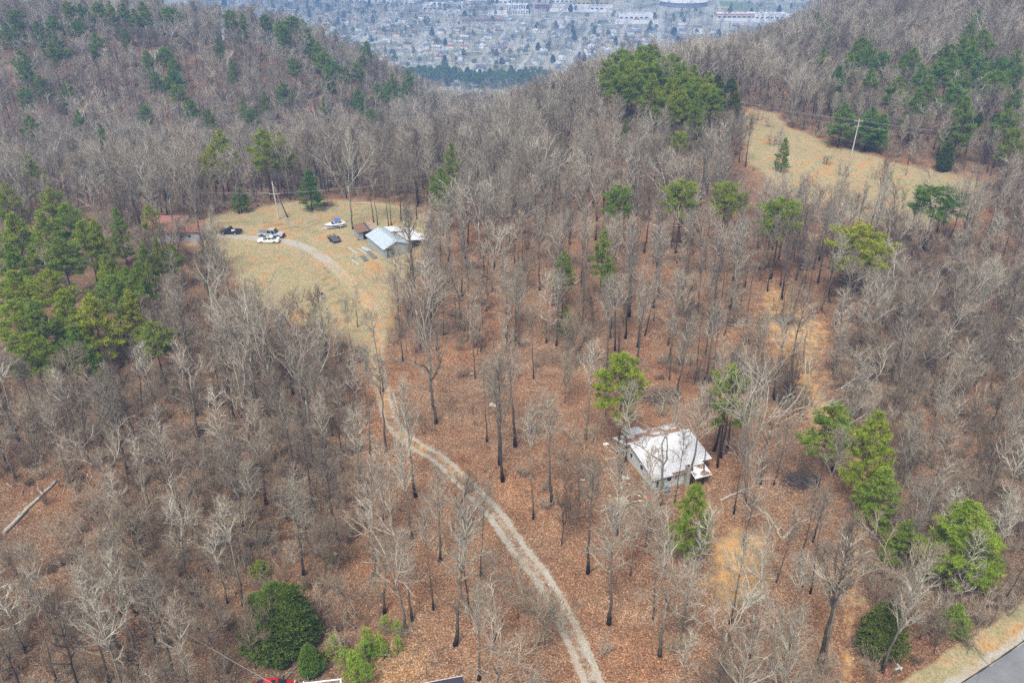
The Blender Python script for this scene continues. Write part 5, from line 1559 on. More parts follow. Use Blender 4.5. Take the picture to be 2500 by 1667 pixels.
def boat():
    p = at(770, 524); rz = math.radians(207)      # bow points to local +x
    t = thing('motor_boat', 'white and blue motor boat with blue canvas top on trailer', 'boat', (p.x, p.y, p.z + .36), rz); t.scale = (.84, .84, .84)
    L_ = 5.6; st = []
    prof = [(-2.8, 1.0, .05), (-1.6, 1.08, 0), (0, 1.08, 0), (1.2, .95, .05), (2.0, .66, .22), (2.5, .34, .45), (2.8, .05, .72)]
    def rings(z0f, z1f, k0, k1):
        out = []
        for (x, w, keel) in prof:
            out.append((x, w, keel))
        return out
    lower, stripe, upper = MB(), MB(), MB()
    def ring(x, w, keel, zl, zh, kl, kh):
        return [(x, -w * kl, zl), (x, 0, zl if zl > keel + .2 else keel), (x, w * kl, zl), (x, w * kh, zh), (x, 0, zh), (x, -w * kh, zh)]
    sh = lambda x: .95 + .05 * max(0, x)
    loft(lower, [ring(x, w, k, max(k + .04, .32 + .05 * max(0, x)), .5 + .06 * max(0, x), .78, .93) for x, w, k in prof]); lower.build('hull_bottom', M_WHITE, t)
    loft(stripe, [ring(x, w, k, .502 + .06 * max(0, x), .76 + .06 * max(0, x), .932, .985) for x, w, k in prof]); stripe.build('hull_stripe', M_BOATBLUE, t)
    loft(upper, [ring(x, w, k, .762 + .06 * max(0, x), .98 + .06 * max(0, x), .99, .95) for x, w, k in prof]); upper.build('deck', M_WHITE, t)
    part_box(t, 'cockpit_well', plain('grey_vinyl', (.3, .3, .31), .7), -2.4, .55, -.72, .72, .95, 1.02)
    for (x, y) in ((-2.0, -.4), (-2.0, .4), (-.6, -.4), (-.6, .4)):
        s = part_box(t, 'seat', plain('white_vinyl', (.68, .67, .64), .6), x - .25, x + .25, y - .28, y + .28, 1.02, 1.2, bevel=.04)
        part_box(s, 'seat_back', plain('white_vinyl', (.68, .67, .64), .6), x - .3, x - .2, y - .28, y + .28, 1.2, 1.5, bevel=.04)
    MB().add([(.5, -.75, 1.0), (.95, -.5, 1.0), (.95, .5, 1.0), (.5, .75, 1.0), (.3, -.7, 1.45), (.6, -.45, 1.48), (.6, .45, 1.48), (.3, .7, 1.45)], [(0, 1, 5, 4), (1, 2, 6, 5), (2, 3, 7, 6)]).build('windshield', M_GLASS, t, fix=False)
    MB().add([(-1.7, -.9, 2.0), (-.8, -.95, 2.1), (.2, -.9, 2.0), (-1.7, .9, 2.0), (-.8, .95, 2.1), (.2, .9, 2.0), (-1.7, -.9, 1.95), (-.8, -.95, 2.05), (.2, -.9, 1.95), (-1.7, .9, 1.95), (-.8, .95, 2.05), (.2, .9, 1.95)],
             [(0, 1, 4, 3), (1, 2, 5, 4), (6, 9, 10, 7), (7, 10, 11, 8), (0, 3, 9, 6), (2, 8, 11, 5), (0, 6, 7, 1), (1, 7, 8, 2), (3, 4, 10, 9), (4, 5, 11, 10)]).build('canvas_top', M_BLUE, t)
    for s in (-1, 1):
        MB().tube([(-.75, s * .98, .95), (-1.6, s * .9, 1.95)], .02, 5).build('canvas_pole', M_CHROME, t)
        MB().tube([(-.75, s * .98, .95), (.15, s * .9, 1.95)], .02, 5).build('canvas_pole', M_CHROME, t)
    tr = thing('boat_trailer', 'white steel trailer carrying the motor boat', 'trailer', (p.x, p.y, p.z), rz); tr.scale = (.84, .84, .84)
    for s in (-1, 1):
        MB().tube([(-2.7, s * .72, .45), (1.2, s * .72, .45), (2.6, s * .2, .5), (3.0, 0, .5)], .05, 6).build('rail', M_WHITE, tr)
        MB().box(-1.9, -.7, s * .98 - .13, s * .98 + .13, .78, .82).build('fender', M_WHITE, tr)
    MB().tube([(3.0, 0, .5), (3.9, 0, .45)], .05, 6).build('tongue', M_WHITE, tr)
    MB().tube([(3.6, 0, 0.02), (3.6, 0, .6)], .035, 6).build('jack', M_WHITE, tr)
    MB().tube([(2.75, 0, .5), (2.75, 0, 1.35)], .04, 6).build('winch_post', M_WHITE, tr)
    MB().tube([(-1.3, -.95, .33), (-1.3, .95, .33)], .04, 6).build('axle', M_BLACK, tr)
    wheel_pair(tr, (-1.3,), 1.0, .33, .2)
boat()
def utility_trailer():
    p = at(768, 553); t = thing('utility_trailer', 'black flat utility trailer with low mesh rails parked on the grass', 'trailer', p, math.radians(33))
    for i in range(8): part_box(t, 'deck_plank', plain('dark_planks', (.09, .09, .1), .8), -.92 + i * .23, -.70 + i * .23, -1.8, 1.8, .5, .54)
    f = MB(); f.box(-.98, -.93, -1.85, 1.85, .40, .54); f.box(.93, .98, -1.85, 1.85, .40, .54); f.box(-.93, .93, -1.85, -1.80, .40, .54); f.box(-.93, .93, 1.80, 1.85, .40, .54)
    f.build('frame', M_BLACK, t)
    for s in (-1, 1):
        MB().tube([(s * .95, -1.8, .85), (s * .95, 1.8, .85)], .025, 5).build('top_rail', M_BLACK, t)
        for y in (-1.8, -.9, 0, .9, 1.8): MB().tube([(s * .95, y, .5), (s * .95, y, .85)], .02, 5).build('rail_post', M_BLACK, t)
        MB().box(s * 1.1 - .14, s * 1.1 + .14, -.45, .45, .70, .74).build('fender', M_BLACK, t)
        o = bpy.data.objects.new('wheel', None); COL.objects.link(o); o.parent = t; o.location = (s * 1.1, 0, .33)
        MB().tube([(-.1, 0, 0), (.1, 0, 0)], .33, 16).build('tyre', M_TYRE, o); MB().tube([(s * .09, 0, 0), (s * .115, 0, 0)], [.2, .18], 10).build('rim', M_WHITE, o)
    g = MB()
    g.tube([(-.9, 1.83, .9), (.9, 1.83, .9)], .025, 5); 
    for i in range(10): g.tube([(-.9 + i * .2, 1.83, .54), (-.9 + i * .2, 1.83, .9)], .012, 4)
    g.build('gate', M_BLACK, t)
    MB().tube([(0, 1.85, .45), (0, 2.9, .45)], .05, 5).build('tongue', M_BLACK, t)
    MB().tube([(0, 2.75, 0), (0, 2.75, .5)], .035, 5).build('jack', M_BLACK, t)
utility_trailer()

# ------------------------------------------------------------------ lumber, pipes, blocks beside the barn
def bx_(px, py): return at((770 + px / 8.4) / VS, (520 + py / 8.4) / VS)
def plank(label, a, b, w, mat, h=.09, cat='board', name='board'):
    A, B = bx_(*a), bx_(*b); d = (B - A); ln = d.length
    o = MB().box(0, ln, -w / 2, w / 2, 0, h).build(name, mat, bevel=.006)
    o.location = A + Vector((0, 0, .02)); o.rotation_euler = (0, -math.asin(d.z / ln), math.atan2(d.y, d.x))
    return tag(o, label, cat)
plank('pale wide board lying in the grass uphill of the concrete blocks', (680, 712), (860, 842), .55, M_PALEWOOD)
plank('pale board lying between the metal sheets and the pipe stacks', (868, 735), (1060, 850), .45, M_PALEWOOD)
plank('galvanised roofing sheet leaning low against the barn side', (965, 700), (1110, 790), .9, M_GALV, .05, 'sheet', 'metal_sheet')
plank('pale board lying at the foot of the concrete blocks', (745, 965), (895, 1072), .5, M_PALEWOOD)
plank('narrow grey board beside the concrete blocks', (850, 925), (985, 1005), .18, M_PALEWOOD)
R = random.Random(3)
for i in range(11):
    q = bx_(735 + R.random() * 185, 865 + R.random() * 85)
    o = MB().box(-.22, .22, -.12, .12, 0, .2).build('concrete_block', M_BLOCK, bevel=.01)
    o.location = q; o.rotation_euler = (0, 0, R.random() * 3)
    tag(o, 'grey concrete block in the loose heap by the barn', 'block', 'concrete blocks by the barn')
def pipes(a, b, n, label, grp):
    A, B = bx_(*a), bx_(*b); d = B - A; ln = d.length; rz = math.atan2(d.y, d.x)
    nrm = Vector((-math.sin(rz), math.cos(rz), 0)); data = None
    for i in range(n):
        row = 0 if i < n // 2 + 1 else 1; k = i if row == 0 else i - (n // 2 + 1)
        if data is None:
            o = MB().tube([(0, 0, 0), (ln, 0, 0)], .10, 8).build('pipe', plain('dull_steel_pipe', (.26, .25, .23), .5, .4, .35, 4), smooth=True); data = o.data
        else: o = link('pipe', data)
        o.location = A + nrm * (k * .215 + row * .11) + Vector((0, 0, .11 + row * .18)); o.rotation_euler = (0, 0, rz + R.uniform(-.02, .02))
        tag(o, label, 'pipe', grp)
pipes((1090, 985), (1010, 890), 9, 'short dull steel pipe in the outer stack beside the barn', 'outer stack of pipes')
pipes((1270, 930), (1110, 800), 9, 'long dull steel pipe in the stack nearest the barn wall', 'inner stack of pipes')

# ------------------------------------------------------------------ utility poles and wires
def pole(label, p, h, arms, lean=(0, 0), mat=M_POLE, rz=0.0, r=.19):
    t = thing('utility_pole', label, 'utility pole', p, rz); t.rotation_euler = (lean[0], lean[1], rz)
    MB().tube([(0, 0, -.5), (0, 0, h * .5), (0, 0, h)], [r, r * .85, r * .65], 8).build('pole', mat, t, smooth=True)
    for (z, w) in arms:
        a = part_box(t, 'crossarm', M_POLE, -w / 2, w / 2, .12, .22, z - .06, z + .06)
        for x in (-w / 2 + .1, w / 2 - .1, 0.3): MB().tube([(x, .17, z + .06), (x, .17, z + .2)], .035, 6).build('insulator', M_WHITE, a)
    return t
def wire(label, pts, sag=0.6, r=.016):
    P = [Vector(p) for p in pts]; path = []
    for a, b in zip(P[:-1], P[1:]):
        for i in range(12):
            s = i / 12; q = a.lerp(b, s); q.z -= sag * 4 * s * (1 - s); path.append(q)
    path.append(P[-1])
    return tag(MB().tube(path, r, 4).build('power_line', M_WIRE), label, 'wire')
P1 = at(640, 504); pole('grey wooden utility pole standing at the back of the clearing', P1, 9.6, [(6.4, 2.6)], (0, -.03))
t = thing('brace_pole', 'dark tarred brace pole leaning against the clearing utility pole', 'pole', P1 + Vector((1.9, 1.6, 0)))
MB().tube([(0, 0, -.4), (-1.7, -1.45, 7.2)], [.17, .13], 8).build('shaft', M_DARKPOLE, t)
P2 = at(778, 833); pole('thin grey service pole among trees below the clearing', P2, 7.5, [], (0, .0), r=.1)
PM = at(1955, 358); pole('wooden utility pole with two crossarms standing in the meadow', PM, 10.6, [(10.0, 2.4), (8.4, 1.6)], (0, .03))
T1 = P1 + Vector((-.3, 0, 9.5)); T2 = P2 + Vector((0, 0, 7.4)); TM = PM + Vector((.3, 0, 10.4))
wire('upper service wire crossing the clearing from the utility pole', [T1, T2], 1.6, .028)
wire('lower service wire crossing the clearing beside the first', [T1 + Vector((.35, 0, -.9)), T2 + Vector((.35, 0, -.25))], 1.6, .028)
wire('thin wire running along the back of the clearing from the pole', [P1 + Vector((-1.2, .2, 6.6)), P1 + Vector((-45, 6, 7.5))], 1.0, .02)
wire('thin wire running from the pole behind the dark cedar', [P1 + Vector((1.2, .2, 6.6)), P1 + Vector((48, 12, 8.5))], 1.0, .02)
for i, (dx, z) in enumerate(((-1.0, 10.2), (1.0, 10.2), (.5, 8.6))):
    wire(['upper', 'middle', 'lower'][i] + ' power line from the meadow pole over the brush', [PM + Vector((dx, .2, z)), PM + Vector((62 + dx, -18, z - 1))], 1.2, .022)
    wire(['upper', 'middle', 'lower'][i] + ' power line from the meadow pole toward the knoll', [PM + Vector((dx, .2, z)), PM + Vector((-38 + dx, 34, z))], 1.0, .022)
D0 = at(400, 1440, 5.0); D1 = at(640, 1570, 5.0)
wire('pale service cable hanging over the brush beside the huge cedar', [(D0.x - (D1.x - D0.x), D0.y - (D1.y - D0.y), D0.z + 6), (D0.x, D0.y, D0.z + 5.2), (D1.x, D1.y, D1.z + 4.6), (D1.x * 2 - D0.x, D1.y * 2 - D0.y, D1.z + 4.4)], .15, .022)

# ------------------------------------------------------------------ things along the lower edge: red car, deck, dish, dark roofed house
pc = at(632, 1589)
sedan('red_car', 'bright red car with dark roof glass parked below the huge cedar', pc, math.radians(4), M_RED, True, 4.4, .88)
def neighbour_house():
    q = at(1062, 1550, 3.4)
    t = thing('dark_roofed_house', 'house with dark purplish shingle roof reaching in below the young pines', 'house', (q.x, q.y, q.z), math.radians(13))
    # origin: far right corner of the roof; extends to -x and -y
    W_, D_, E, A = 11.0, 8.0, 3.3, 4.9
    part_box(t, 'wall', M_WHITEWALL, -W_ + .4, -.4, -D_ + .4, -.4, -.2, E - .15)
    roof = MB().add([(-W_, -D_, E - .12), (0, -D_, E - .12), (0, 0, E - .12), (-W_, 0, E - .12), (-W_, -D_, E), (0, -D_, E), (0, 0, E), (-W_, 0, E), (-W_, -D_ / 2, A), (0, -D_ / 2, A)],
                    [(3, 2, 1, 0), (0, 1, 5, 4), (2, 3, 7, 6), (4, 5, 9, 8), (6, 7, 8, 9), (1, 2, 6, 9, 5), (3, 0, 4, 8, 7)]).build('roof', plain('dark_shingles', (.06, .055, .075), .9, vary=.35, scale=7), t)
    MB().box(-W_ - .02, .02, .0, .05, E - .16, E + .02).build('gutter', M_WHITE, roof)
    for i in range(3): window_part(t, -W_ + 2 + i * 3, -W_ + 3 + i * 3, -D_ + .4, 0, 1.0, 2.1, 'x')
neighbour_house()
def deck():
    q = at(783, 1558, 2.2)
    t = thing('white_railed_deck', 'deck with white lattice railing beside the satellite dish', 'deck', (q.x, q.y, q.z), math.radians(8))
    part_box(t, 'floor', M_PALEWOOD, -4.2, 0, -3.0, 0, 1.0, 1.12)
    part_box(t, 'top_rail', M_WHITE, -4.2, .06, -.06, .06, 2.12, 2.2)
    part_box(t, 'top_rail', M_WHITE, -.05, .05, -3.0, -.07, 2.12, 2.2)
    part_box(t, 'bottom_rail', M_WHITE, -4.2, -.06, -.03, .03, 1.22, 1.28); part_box(t, 'bottom_rail', M_WHITE, -.03, .03, -3.0, -.07, 1.22, 1.28)
    for (x, y) in ((0, 0), (-2.1, 0), (-4.15, 0), (0, -2.9)): part_box(t, 'post', M_WHITE, x - .06, x + .06, y - .055, y + .055, 0, 2.11)
    for i in range(19): MB().tube([(-4.1 + i * .21, 0, 1.28), (-4.1 + i * .21 + .2, 0, 2.12)], .018, 4).build('lattice_slat', M_WHITE, t)
    for i in range(13): MB().tube([(0, -2.9 + i * .21, 1.28), (0, -2.9 + i * .21 + .2, 2.12)], .018, 4).build('lattice_slat', M_WHITE, t)
    d = at(706, 1552, 2.85); s = thing('satellite_dish', 'small white satellite dish on a mast beside the deck', 'satellite dish', (d.x, d.y, d.z), math.radians(200))
    MB().tube([(0, 0, 0), (0, 0, 2.1)], .03, 6).build('mast', M_CHROME, s)
    m = MB(); rg = []
    for k in range(6):
        r = .42 * k / 5; rg.append([(.03 + .25 * r * r * 2 - .1, r * math.cos(a), 2.35 + r * 1.15 * math.sin(a)) for a in np.linspace(0, 2 * math.pi, 18, endpoint=False)])
    loft(m, rg[1:]); m.build('reflector', M_WHITE, s, smooth=True)
    MB().tube([(.0, 0, 2.0), (.45, 0, 2.15)], .018, 5).build('feed_arm', M_CHROME, s); part_box(s, 'receiver', M_WHITE, .42, .52, -.06, .06, 2.1, 2.22)
deck()
def street_sign():
    q = at(2064, 1535, 2.6); t = thing('street_sign', 'street name sign on a green post beside the road', 'sign', (q.x, q.y, q.z), math.radians(12))
    MB().tube([(0, 0, -.3), (0, 0, 2.55)], .035, 6).build('post', plain('green_post', (.03, .12, .10), .6), t)
    part_box(t, 'name_plate', plain('sign_plate', (.55, .62, .6), .4), -.42, .42, -.02, .02, 2.55, 2.78); part_box(t, 'name_plate', plain('sign_plate', (.55, .62, .6), .4), -.02, .02, -.4, .4, 2.785, 3.0)
    a = at(2031, 1556); t = thing('survey_stake', 'wooden stake with orange red flagging ribbon near the street sign', 'stake', a)
    MB().box(-.025, .025, -.025, .025, -.1, 1.3).build('stake', M_PALEWOOD, t)
    rib = plain('orange_ribbon', (.75, .08, .02), .6)
    MB().tube([(0, -.03, 1.25), (.05, -.06, .9), (-.02, -.05, .5), (.04, -.08, .15)], [.05, .07, .05, .03], 5).build('ribbon', rib, t)
street_sign()

# ------------------------------------------------------------------ fallen logs, brush piles, litter
def log(label, pts, r, mat=M_LOG, stubs=3):
    t = thing('fallen_log', label, 'log', at(*pts[0]))
    o = t.location
    Q = [np.array(at(*p)) - np.array(o) + np.array([0, 0, r * .8]) for p in pts]
    S = []
    for a, b in zip(Q[:-1], Q[1:]):
        for i in range(4): S.append(a + (b - a) * i / 4 + rng.normal(size=3) * np.array([.05, .05, .02]))
    S.append(Q[-1])
    MB().tube(S, [r * (1 - .55 * i / len(S)) for i in range(len(S))], 8).build('trunk', mat, t, smooth=True)
    for k in range(stubs):
        c = S[int(len(S) * (k + 1) / (stubs + 1))]
        MB().tube([c, c + np.array([rng.normal() * .6, rng.normal() * .6, .5]), c + np.array([rng.normal(), rng.normal(), .9])], [r * .4, r * .25, .02], 5).build('limb', mat, t)
log('long pale curved fallen trunk beside the orange soil patch', [(1718, 1154), (1763, 1185), (1783, 1215), (1792, 1238)], .24)
log('short pale fallen trunk meeting the long curved one', [(1797, 1238), (1815, 1222), (1834, 1193)], .26)
log('tan fallen trunk lying across the thick brushy wood', [(8, 1226), (70, 1165), (130, 1105)], .27, M_PALEWOOD)
log('whitish fallen log beside the gravel drive', [(903, 905), (912, 935), (916, 955)], .16, M_PALEWOOD, 1)
log('broken white trunk lying below the abandoned house', [(1380, 1175), (1420, 1160)], .14, M_PALEWOOD)
log('pale fallen limb in front of the porch pine', [(1655, 1150), (1700, 1128), (1730, 1118)], .14, M_PALEWOOD)
log('grey fallen log in the open wood', [(1310, 660), (1340, 640)], .2, M_LOG)
log('long grey fallen trunk at the edge of the clearing behind the big tree', [(800, 470), (850, 468), (940, 482)], .16, M_LOG)
log('brown fallen log across the slope above the house', [(1395, 830), (1450, 838), (1500, 842)], .18, M_WOOD)
log('fallen grey trunk on the tan slope', [(1735, 735), (1800, 742), (1830, 738)], .2, M_WOOD)
def brush_pile(label, x, y, w, h, n, mat):
    p = at(x, y); m = MB(); R = np.random.default_rng(int(x))
    for k in range(n):
        a = R.uniform(0, 6.28); ln = R.uniform(.8, 2.4) * w / 3; c = np.array([R.normal() * w * .25, R.normal() * w * .22, abs(R.normal()) * h * .4 + .05])
        d = np.array([math.cos(a), math.sin(a), R.normal() * .25])
        m.tube([c - d * ln / 2, c + R.normal(size=3) * .08, c + d * ln / 2], [R.uniform(.02, .06), .03, .012], 4, cap=False)
    t = thing('brush_pile', label, 'brush pile', p)
    o = m.build('branches', mat, t, fix=False); o['kind'] = 'stuff'
brush_pile('large dark brush pile between the two bright pines behind the house', 1517, 915, 5.0, 1.7, 420, M_WOOD)
brush_pile('low black burn pile on the leaf litter uphill of the soil patch', 1838, 1106, 4.2, .6, 320, plain('charred_wood', (.085, .07, .062), .9, vary=.5))
brush_pile('tangled pile of cut branches on the tan slope', 1800, 737, 4.5, 1.0, 260, M_WOOD)
brush_pile('small grey brush pile beside the lone dark cedar', 755, 472, 2.8, .8, 200, M_WOOD)
brush_pile('broad pile of dark branches in the leaf litter above the house', 1430, 842, 6.0, .9, 260, M_WOOD)
brush_pile('scatter of pale cut branches uphill of the bright pine', 1700, 745, 4.0, .7, 160, M_LOG)
def bit(name, label, cat, x, y, mb, mat, rz=0):
    o = mb.build(name, mat); o.location = at(x, y); o.rotation_euler = (0, 0, rz); return tag(o, label, cat)
def crumpled(s, seed):
    R = np.random.default_rng(seed); m = MB(); v = []; 
    for i in range(5):
        for j in range(5): v.append((s * (i - 2) / 2 + R.normal() * s * .08, s * .7 * (j - 2) / 2 + R.normal() * s * .08, abs(R.normal()) * s * .16 + .02))
    return m.add(v, [(i*5+j, (i+1)*5+j, (i+1)*5+j+1, i*5+j+1) for i in range(4) for j in range(4)])
bit('pale_tarp', 'crumpled pale tarp on the leaf litter beside a bare trunk', 'tarp', 1136, 930, crumpled(.8, 1), M_BLOCK)
bit('white_bag', 'pale plastic bag uphill of the crumpled tarp', 'bag', 1083, 858, crumpled(.3, 2), M_PALEWOOD)
bit('white_bag', 'crumpled pale sheet near the broken white trunk', 'bag', 1338, 1102, crumpled(.3, 3), M_PALEWOOD)
bit('white_bag', 'pale scrap of plastic below the house corner', 'bag', 1437, 1098, crumpled(.55, 4), M_PALEWOOD)
bit('white_bag', 'white bag in the leaves behind the house', 'bag', 1392, 1020, crumpled(.4, 5), M_WHITE)
bit('white_ball', 'white ball lying beside the tiny pine seedling', 'ball', 770, 1276, MB().tube([(0,0,0.02),(0,0,.08),(0,0,.25),(0,0,.42),(0,0,.48)], [.05,.2,.27,.2,.05], 12), M_WHITE)
bit('mattress', 'stained tan mattress dumped in front of the house corner', 'mattress', 1430, 1152, MB().box(-.7, .7, -.95, .95, 0, .22), plain('stained_tan_fabric', (.45, .40, .30), .95, vary=.3), .5)
bit('red_toy', 'bright red plastic toy near the house corner', 'toy', 1491, 1143, MB().tube([(0,0,.02),(0,0,.2),(0,0,.42)], [.28,.34,.16], 10), plain('red_plastic', (.7, .01, .01), .4))
bit('yellow_toy', 'yellow plastic piece beside the red toy', 'toy', 1484, 1142, MB().box(-.35, .1, -.1, .1, 0, .18), plain('yellow_plastic', (.7, .5, .03), .4), .3)
bit('blue_barrel', 'blue plastic barrel at the foot of the house front wall', 'barrel', 1533, 1130, MB().tube([(0,0,0),(0,0,.1),(0,0,.75),(0,0,.85)], [.26,.29,.29,.26], 14), plain('blue_plastic', (.03, .13, .28), .5))
bit('white_bucket', 'pale bucket beside the blue barrel', 'bucket', 1513, 1139, MB().tube([(0,0,0),(0,0,.35)], [.14,.18], 12), plain('pink_white_plastic', (.65, .5, .45), .5))
bit('plank', 'pale plank against the back corner of the house', 'board', 1404, 1053, MB().box(-.9, .9, -.1, .1, .02, .1), plain('orange_timber', (.5, .33, .2), .9), .3)
for i, (x, y) in enumerate([(1428,1120),(1446,1112),(1456,1152),(1470,1150),(1452,1166),(1400,1138),(1478,1160),(1420,1136),(1362,1092),(1468,1138)]):
    bit('litter_scrap', 'small pale scrap of rubbish strewn before the house corner', 'rubbish', x, y, crumpled(.16 + .05 * (i % 3), 20 + i), [M_WHITE, M_PALEWOOD, M_BLOCK][i % 3])
    bpy.data.objects[-1] if False else None
for o in [o for o in COL.objects if o.name.startswith('litter_scrap')]: o['group'] = 'rubbish before the house'

# ------------------------------------------------------------------ the person
def person():
    p = at(740, 688)
    t = thing('person', 'person in dark red plaid jacket, pale cap and blue jeans standing in the clearing', 'person', p, math.radians(20))
    def skin(name, V, E_, Rr, mat, root=0, parent=t):
        me = bpy.data.meshes.new(name); me.from_pydata(V, E_, []); o = link(name, me, parent)
        md = o.modifiers.new('skin', 'SKIN'); md.use_smooth_shade = True
        for i, r in enumerate(Rr): me.skin_vertices[0].data[i].radius = (r, r)
        me.skin_vertices[0].data[root].use_root = True
        o.modifiers.new('sub', 'SUBSURF').levels = 1; o.modifiers['sub'].render_levels = 2
        me.materials.append(mat); return o
    skm = plain('skin_tone', (.45, .28, .2), .6)
    V = [(0,0,.95),(0,0,1.2),(0,0,1.42),(0,.01,1.52),(0,.02,1.63),(0,.03,1.72),
         (-.19,0,1.42),(-.25,.02,1.15),(-.24,.10,.92),(-.235,.14,.82),(.19,0,1.42),(.25,.02,1.15),(.24,.10,.92),(.235,.14,.82),
         (-.10,0,.9),(-.11,.06,.5),(-.12,0,.09),(-.12,.14,.045),(.10,0,.9),(.11,-.02,.5),(.12,-.1,.09),(.12,.04,.045)]
    E_ = [(0,1),(1,2),(2,3),(3,4),(4,5),(2,6),(6,7),(7,8),(8,9),(2,10),(10,11),(11,12),(12,13),(0,14),(14,15),(15,16),(16,17),(0,18),(18,19),(19,20),(20,21)]
    Rr = [.15,.155,.12,.06,.095,.085,.07,.05,.04,.03,.07,.05,.04,.03,.10,.07,.05,.045,.10,.07,.05,.045]
    body = skin('body', V, E_, Rr, skm)
    def plaid():
        m, nt, b = nmat('red_plaid'); tc = N(nt, 'ShaderNodeTexCoord'); ck = N(nt, 'ShaderNodeTexChecker', Scale=7.0)
        ck.inputs['Color1'].default_value = (.22, .012, .015, 1); ck.inputs['Color2'].default_value = (.03, .012, .015, 1); L(nt, tc.outputs['Object'], ck.inputs['Vector']); L(nt, ck.outputs[0], b.inputs['Base Color']); return m
    skin('jacket', [(0,0,.93),(0,0,1.2),(0,0,1.43),(0,.01,1.49),(-.2,0,1.43),(-.26,.02,1.15),(-.245,.10,.95),(.2,0,1.43),(.26,.02,1.15),(.245,.10,.95)], [(0,1),(1,2),(2,3),(2,4),(4,5),(5,6),(2,7),(7,8),(8,9)],
         [.175,.175,.14,.075,.085,.065,.055,.085,.065,.055], plaid(), 0, t)
    skin('jeans', [(0,0,.96),(-.10,0,.88),(-.11,.06,.5),(-.12,0,.11),(.10,0,.88),(.11,-.02,.5),(.12,-.1,.11)], [(0,1),(1,2),(2,3),(0,4),(4,5),(5,6)], [.165,.115,.085,.07,.115,.085,.07], plain('blue_denim', (.22, .33, .5), .9), 0, t)
    MB().tube([(0,.03,1.70),(0,.03,1.76),(0,.02,1.82),(0,.02,1.84)], [.112,.115,.08,.02], 12).build('cap', plain('pale_cap', (.75, .76, .72), .8), t, smooth=True)
    MB().box(-.08, .08, .1, .22, 1.70, 1.72).build('cap_peak', plain('pale_cap', (.75, .76, .72), .8), t)
    for s in (-1, 1):
        h = bpy.data.objects.new('hand', None); COL.objects.link(h); h.parent = t; h.location = (s * .235, .145, .80)
        MB().tube([(0,0,.03),(0,0,-.05),(0,.005,-.075)], [.028,.036,.03], 6).build('palm', skm, h)
        for k, (x, ln) in enumerate(((-.026,.065),(-.009,.078),(.009,.074),(.025,.058))):
            MB().tube([(x,.0,-.07),(x,.012,-.07-ln*.5),(x,.03,-.07-ln*.95)], [.009,.009,.006], 5).build('finger', skm, h)
        MB().tube([(-s*.03,.01,-.01),(-s*.055,.025,-.045),(-s*.055,.035,-.075)], [.011,.010,.007], 5).build('thumb', skm, h)
        MB().box(-.05, .05, -.09, .17, 0, .09).build('boot', plain('brown_boot', (.08, .05, .03), .8), t, bevel=.02).location = (s * .12, .0 if s < 0 else -.1, 0)
    MB().box(-.012, .012, .118, .14, 1.60, 1.63).build('nose', skm, t)
    for s in (-1, 1): MB().box(s*.035-.012, s*.035+.012, .112, .122, 1.645, 1.66).build('eye', M_DARK, t)
    MB().box(-.025, .025, .108, .118, 1.56, 1.572).build('mouth', plain('lips', (.3, .12, .1), .6), t)
person()

# ------------------------------------------------------------------ the town on the plain
TD = Vector((math.sin(math.radians(9.6)), math.cos(math.radians(9.6))))      # street direction
TN = Vector((TD.y, -TD.x))
TZ = -180.0
M_STREET = plain('town_street', (.48, .46, .43), .9, vary=.12, scale=.05)
M_LOT = plain('parking_lot', (.7, .68, .64), .9, vary=.12, scale=.03)
def tl(s, n): return (TD.x * s + TN.x * n, TD.y * s + TN.y * n)
def to_sn(p): return p.x * TD.x + p.y * TD.y, p.x * TN.x + p.y * TN.y
def flat_strip(name, pts, z, mat, label):
    o = MB().add([(x, y, z) for x, y in pts], [tuple(range(len(pts)))]).build(name, mat, fix=False)
    return tag(o, label, kind='structure')
NS = []
for (x, y) in [(1409,127),(1609,85),(983,133),(1174,143)]:
    NS.append(to_sn(hit(x, y))[1])
NS += [NS[0] + (NS[1] - NS[0]) * .5, NS[1] + 110, NS[1] + 225, NS[1] + 340, NS[2] - 115, NS[2] - 230, NS[2] - 350, (NS[0] + NS[3]) * .5, NS[1] + 460]
NS = sorted(NS)
EW = [1150, 1225, 1310, 1390, 1480, 1560, 1650, 1760, 1900]
for n in NS:
    flat_strip('street', [tl(1085, n - 3.2), tl(1085, n + 3.2), tl(2700, n + 3.2), tl(2700, n - 3.2)], TZ + .35, M_STREET, 'straight pale town street running away from the mountain')
for s in EW:
    w = 7 if s in (1650, 1760) else 2.8
    flat_strip('cross_street', [tl(s - w, NS[0] - 200), tl(s + w, NS[0] - 200), tl(s + w, NS[-1] + 300), tl(s - w, NS[-1] + 300)], TZ + .30, M_STREET, 'pale town cross street parallel to the mountain foot')
HOUSE_KINDS = []
